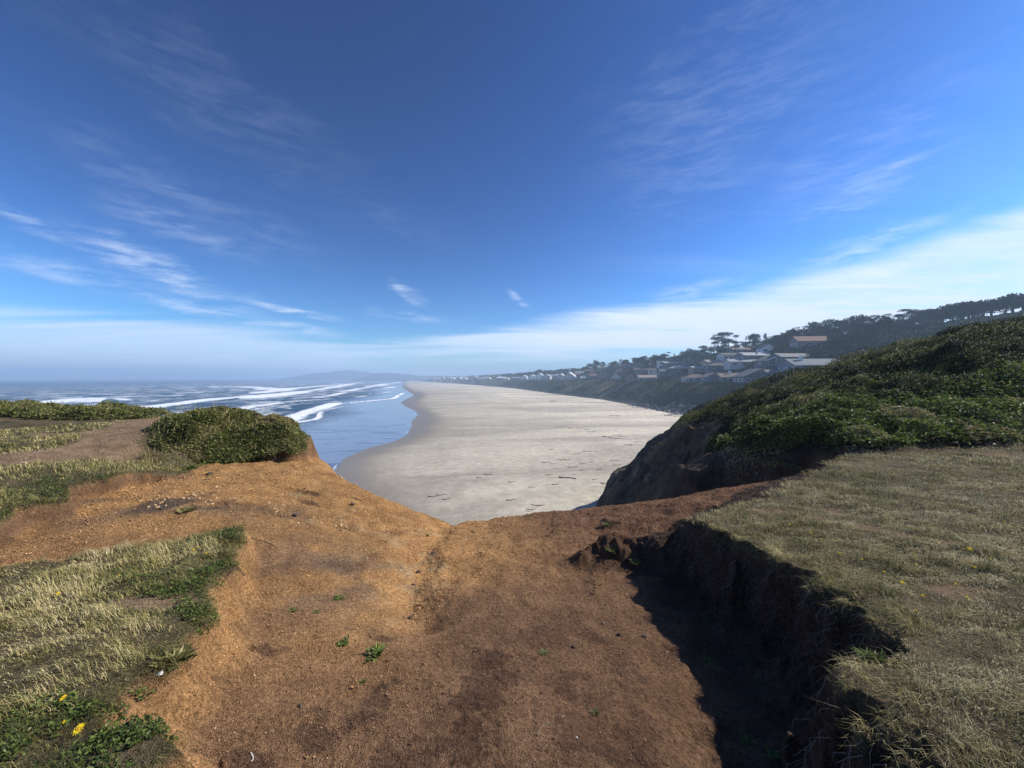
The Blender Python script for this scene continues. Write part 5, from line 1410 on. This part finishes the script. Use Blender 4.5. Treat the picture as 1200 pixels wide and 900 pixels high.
SUN_AZ, SUN_EL = math.radians(78), math.radians(35.5)       # azimuth from +Y towards +X
sd = Vector((math.sin(SUN_AZ) * math.cos(SUN_EL), math.cos(SUN_AZ) * math.cos(SUN_EL), math.sin(SUN_EL)))
sl = bpy.data.lights.new('sun', 'SUN'); sl.energy = 4.7; sl.angle = math.radians(.5); sl.color = (1, .955, .88)
so = bpy.data.objects.new('sun', sl); COL.objects.link(so); so.rotation_euler = sd.to_track_quat('Z', 'Y').to_euler()

w = bpy.data.worlds.new('World'); scene.world = w; w.use_nodes = True
t = NT(w.node_tree); bg = w.node_tree.nodes['Background']
sky = t.n('ShaderNodeTexSky', sky_type='NISHITA'); sky.sun_disc = False
sky.sun_elevation = SUN_EL; sky.sun_rotation = SUN_AZ
sky.altitude = 0; sky.air_density = 1.0; sky.dust_density = .25; sky.ozone_density = 4.0
d = t.n('ShaderNodeTexCoord').outputs['Generated']
sx = t.n('ShaderNodeSeparateXYZ'); t.lk(d, sx.inputs[0])
dx, dy, dz = sx.outputs
az = t.math('MULTIPLY', t.math('ARCTAN2', dx, dy), 57.29578)
el = t.math('MULTIPLY', t.math('ARCSINE', dz), 57.29578)
# plan coordinates of a high cloud layer
den = t.math('ADD', t.math('MAXIMUM', dz, 0), .06)
cu = t.math('DIVIDE', dx, den); cv = t.math('DIVIDE', dy, den)
cb = t.n('ShaderNodeCombineXYZ'); t.lk(cu, cb.inputs[0]); t.lk(cv, cb.inputs[1])
P = cb.outputs[0]
nA = t.noise(t.map(P, (.35, 1.0, 1), (0, 0, math.radians(-20))), .55, 9, .62, .8)
nB = t.noise(t.map(P, (.16, 1.0, 1), (0, 0, math.radians(38))), .9, 8, .62, 1.4)
nC = t.noise(P, .35, 4, .5)
# band of thin cloud climbing to the right
cv_ = t.n('ShaderNodeFloatCurve'); c = cv_.mapping.curves[0]
pts = [(0, .40), (.20, .42), (.33, .36), (.42, .42), (.55, .60), (.70, .70), (.80, .80), (.95, .98), (1, 1)]
# input: azimuth -60..60 -> 0..1 ; output: upper edge elevation / 16
while len(c.points) < len(pts): c.points.new(.5, .5)
for p_, (a, b) in zip(c.points, pts): p_.location = (a, b)
cv_.mapping.update()
t.lk(t.math('DIVIDE', t.math('ADD', az, 60.0), 120.0, clamp=True), cv_.inputs['Value'])
up = t.math('MULTIPLY', cv_.outputs[0], 16.0)
dist = t.math('SUBTRACT', up, el)                      # degrees below the upper edge
dist = t.math('ADD', dist, t.math('MULTIPLY', t.math('SUBTRACT', nA, .5), 7.0))
band = t.sst(-.3, 2.2, dist)
lower = t.sst(1.2, 4.4, t.math('ADD', el, t.math('MULTIPLY', t.math('SUBTRACT', nA, .5), 4.5)))
lower = t.math('MAXIMUM', lower, t.sst(18, 40, az))
lower = t.math('MAXIMUM', lower, t.sst(-14, -26, az))
band = t.math('MULTIPLY', band, lower)
amt = t.math('ADD', t.math('MULTIPLY', t.sst(-10, 20, az), .30), .72)
fine = t.noise(t.map(P, (.5, 1.6, 1), (0, 0, math.radians(-15))), 2.2, 8, .65, 1.0)
tex = t.math('ADD', .55, t.math('ADD', t.math('MULTIPLY', t.sst(.3, .62, nA), .5), t.math('MULTIPLY', t.math('SUBTRACT', fine, .5), .9)))
band = t.math('MULTIPLY', band, t.math('MULTIPLY', amt, tex), clamp=True)
# separate cirrus streaks, each lying along its own line across the sky
def streak(a0, e0, a1, e1, wd, amp):
    L = math.hypot(a1 - a0, e1 - e0); ux, uy = (a1 - a0) / L, (e1 - e0) / L
    pa = t.math('SUBTRACT', az, a0); pe = t.math('SUBTRACT', el, e0)
    al = t.math('ADD', t.math('MULTIPLY', pa, ux), t.math('MULTIPLY', pe, uy))
    ac = t.math('SUBTRACT', t.math('MULTIPLY', pe, ux), t.math('MULTIPLY', pa, uy))
    wob = t.math('MULTIPLY', t.math('SUBTRACT', nS, .5), wd * 2.6)
    ac = t.math('ABSOLUTE', t.math('ADD', ac, wob))
    g_ = t.math('MULTIPLY', t.sst(wd, 0, ac), t.math('MULTIPLY', t.sst(0, L * .35, al), t.sst(L, L * .5, al)))
    return t.math('MULTIPLY', g_, t.math('MULTIPLY', amp, t.sst(.36, .66, nF)))
cq = t.n('ShaderNodeCombineXYZ'); t.lk(az, cq.inputs[0]); t.lk(el, cq.inputs[1])
nS = t.noise(t.map(cq.outputs[0], (.12, .30, 1)), 1, 7, .65, .6)
nF = t.noise(t.map(cq.outputs[0], (.16, .9, 1), (0, 0, math.radians(-16))), 1, 9, .72, .3)
tot = band
for args in ((-52, 15.0, -30, 6.9, 2.4, .55), (-50, 9.6, -27, 6.0, 1.1, .5), (-37, 9.4, -22, 7.6, .6, .75), (-40, 7.8, -20, 5.2, 1.2, .6),
             (-18.5, 13.6, -11.5, 10.6, 1.3, .6), (-54, 15.6, -48, 12.4, 1.2, .5), (-49, 17.8, -30, 14.0, 2.4, .20), (-1, 13.2, 3, 9.8, .8, .55),
             (34, 17.5, 52, 23, 2.2, .30), (30, 18, 56, 28, 6, .11), (8, 26, 52, 36, 12, .09), (34, 11.6, 52, 16.5, 1.8, .5), (18, 10.2, 34, 12.6, 1.6, .4), (-55, 24, -20, 13.5, 3.6, .09), (-56, 36, -12, 20, 6, .05), (-24, 24, -6, 18, 2.5, .05), (-56, 11.0, -38, 8.6, 1.5, .4), (-22, 9.2, -8, 8.2, 1.0, .4), (-46, 20.5, -36, 19.6, 1.0, .16)):
    tot = t.math('MAXIMUM', tot, streak(*args))
veil = t.math('MULTIPLY', t.math('MULTIPLY', t.sst(.42, .75, nB), t.sst(.35, .6, nC)), t.math('MULTIPLY', t.sst(0, 40, az), .2))
tot = t.math('ADD', tot, veil, clamp=True)
gm = t.n('ShaderNodeGamma'); gm.inputs[1].default_value = SKYG
t.lk(t.mix(1.0, sky.outputs[0], rgb(.1, .1, .1), 'MULTIPLY'), gm.inputs[0])
skyc = t.mix(1.0, gm.outputs[0], rgb(*SKYK), 'MULTIPLY')
col = t.mix(tot, skyc, rgb(*CLOUD))
t.lk(col, bg.inputs[0]); bg.inputs[1].default_value = SKY

cam = bpy.data.cameras.new('camera'); co = bpy.data.objects.new('camera', cam); COL.objects.link(co)
cam.sensor_width = 36; cam.lens = 36 * F / 1200; cam.shift_y = -(450 - HY) / 1200
cam.clip_start = .05; cam.clip_end = 60000
co.location = (0, 0, EYE); co.rotation_euler = (math.radians(90), 0, 0)
scene.camera = co
vs = scene.view_settings; vs.view_transform = 'Standard'; vs.look = 'None'; vs.gamma = 1; vs.use_curve_mapping = False; vs.exposure = EXPO
scene.render.engine = 'CYCLES'
cy = scene.cycles
cy.use_denoising = True
try: cy.denoiser = 'OPENIMAGEDENOISE'
except Exception: pass
cy.max_bounces = 5; cy.diffuse_bounces = 2; cy.glossy_bounces = 2; cy.transmission_bounces = 2; cy.volume_bounces = 1
cy.transparent_max_bounces = 8
cy.use_adaptive_sampling = True; cy.adaptive_threshold = .02
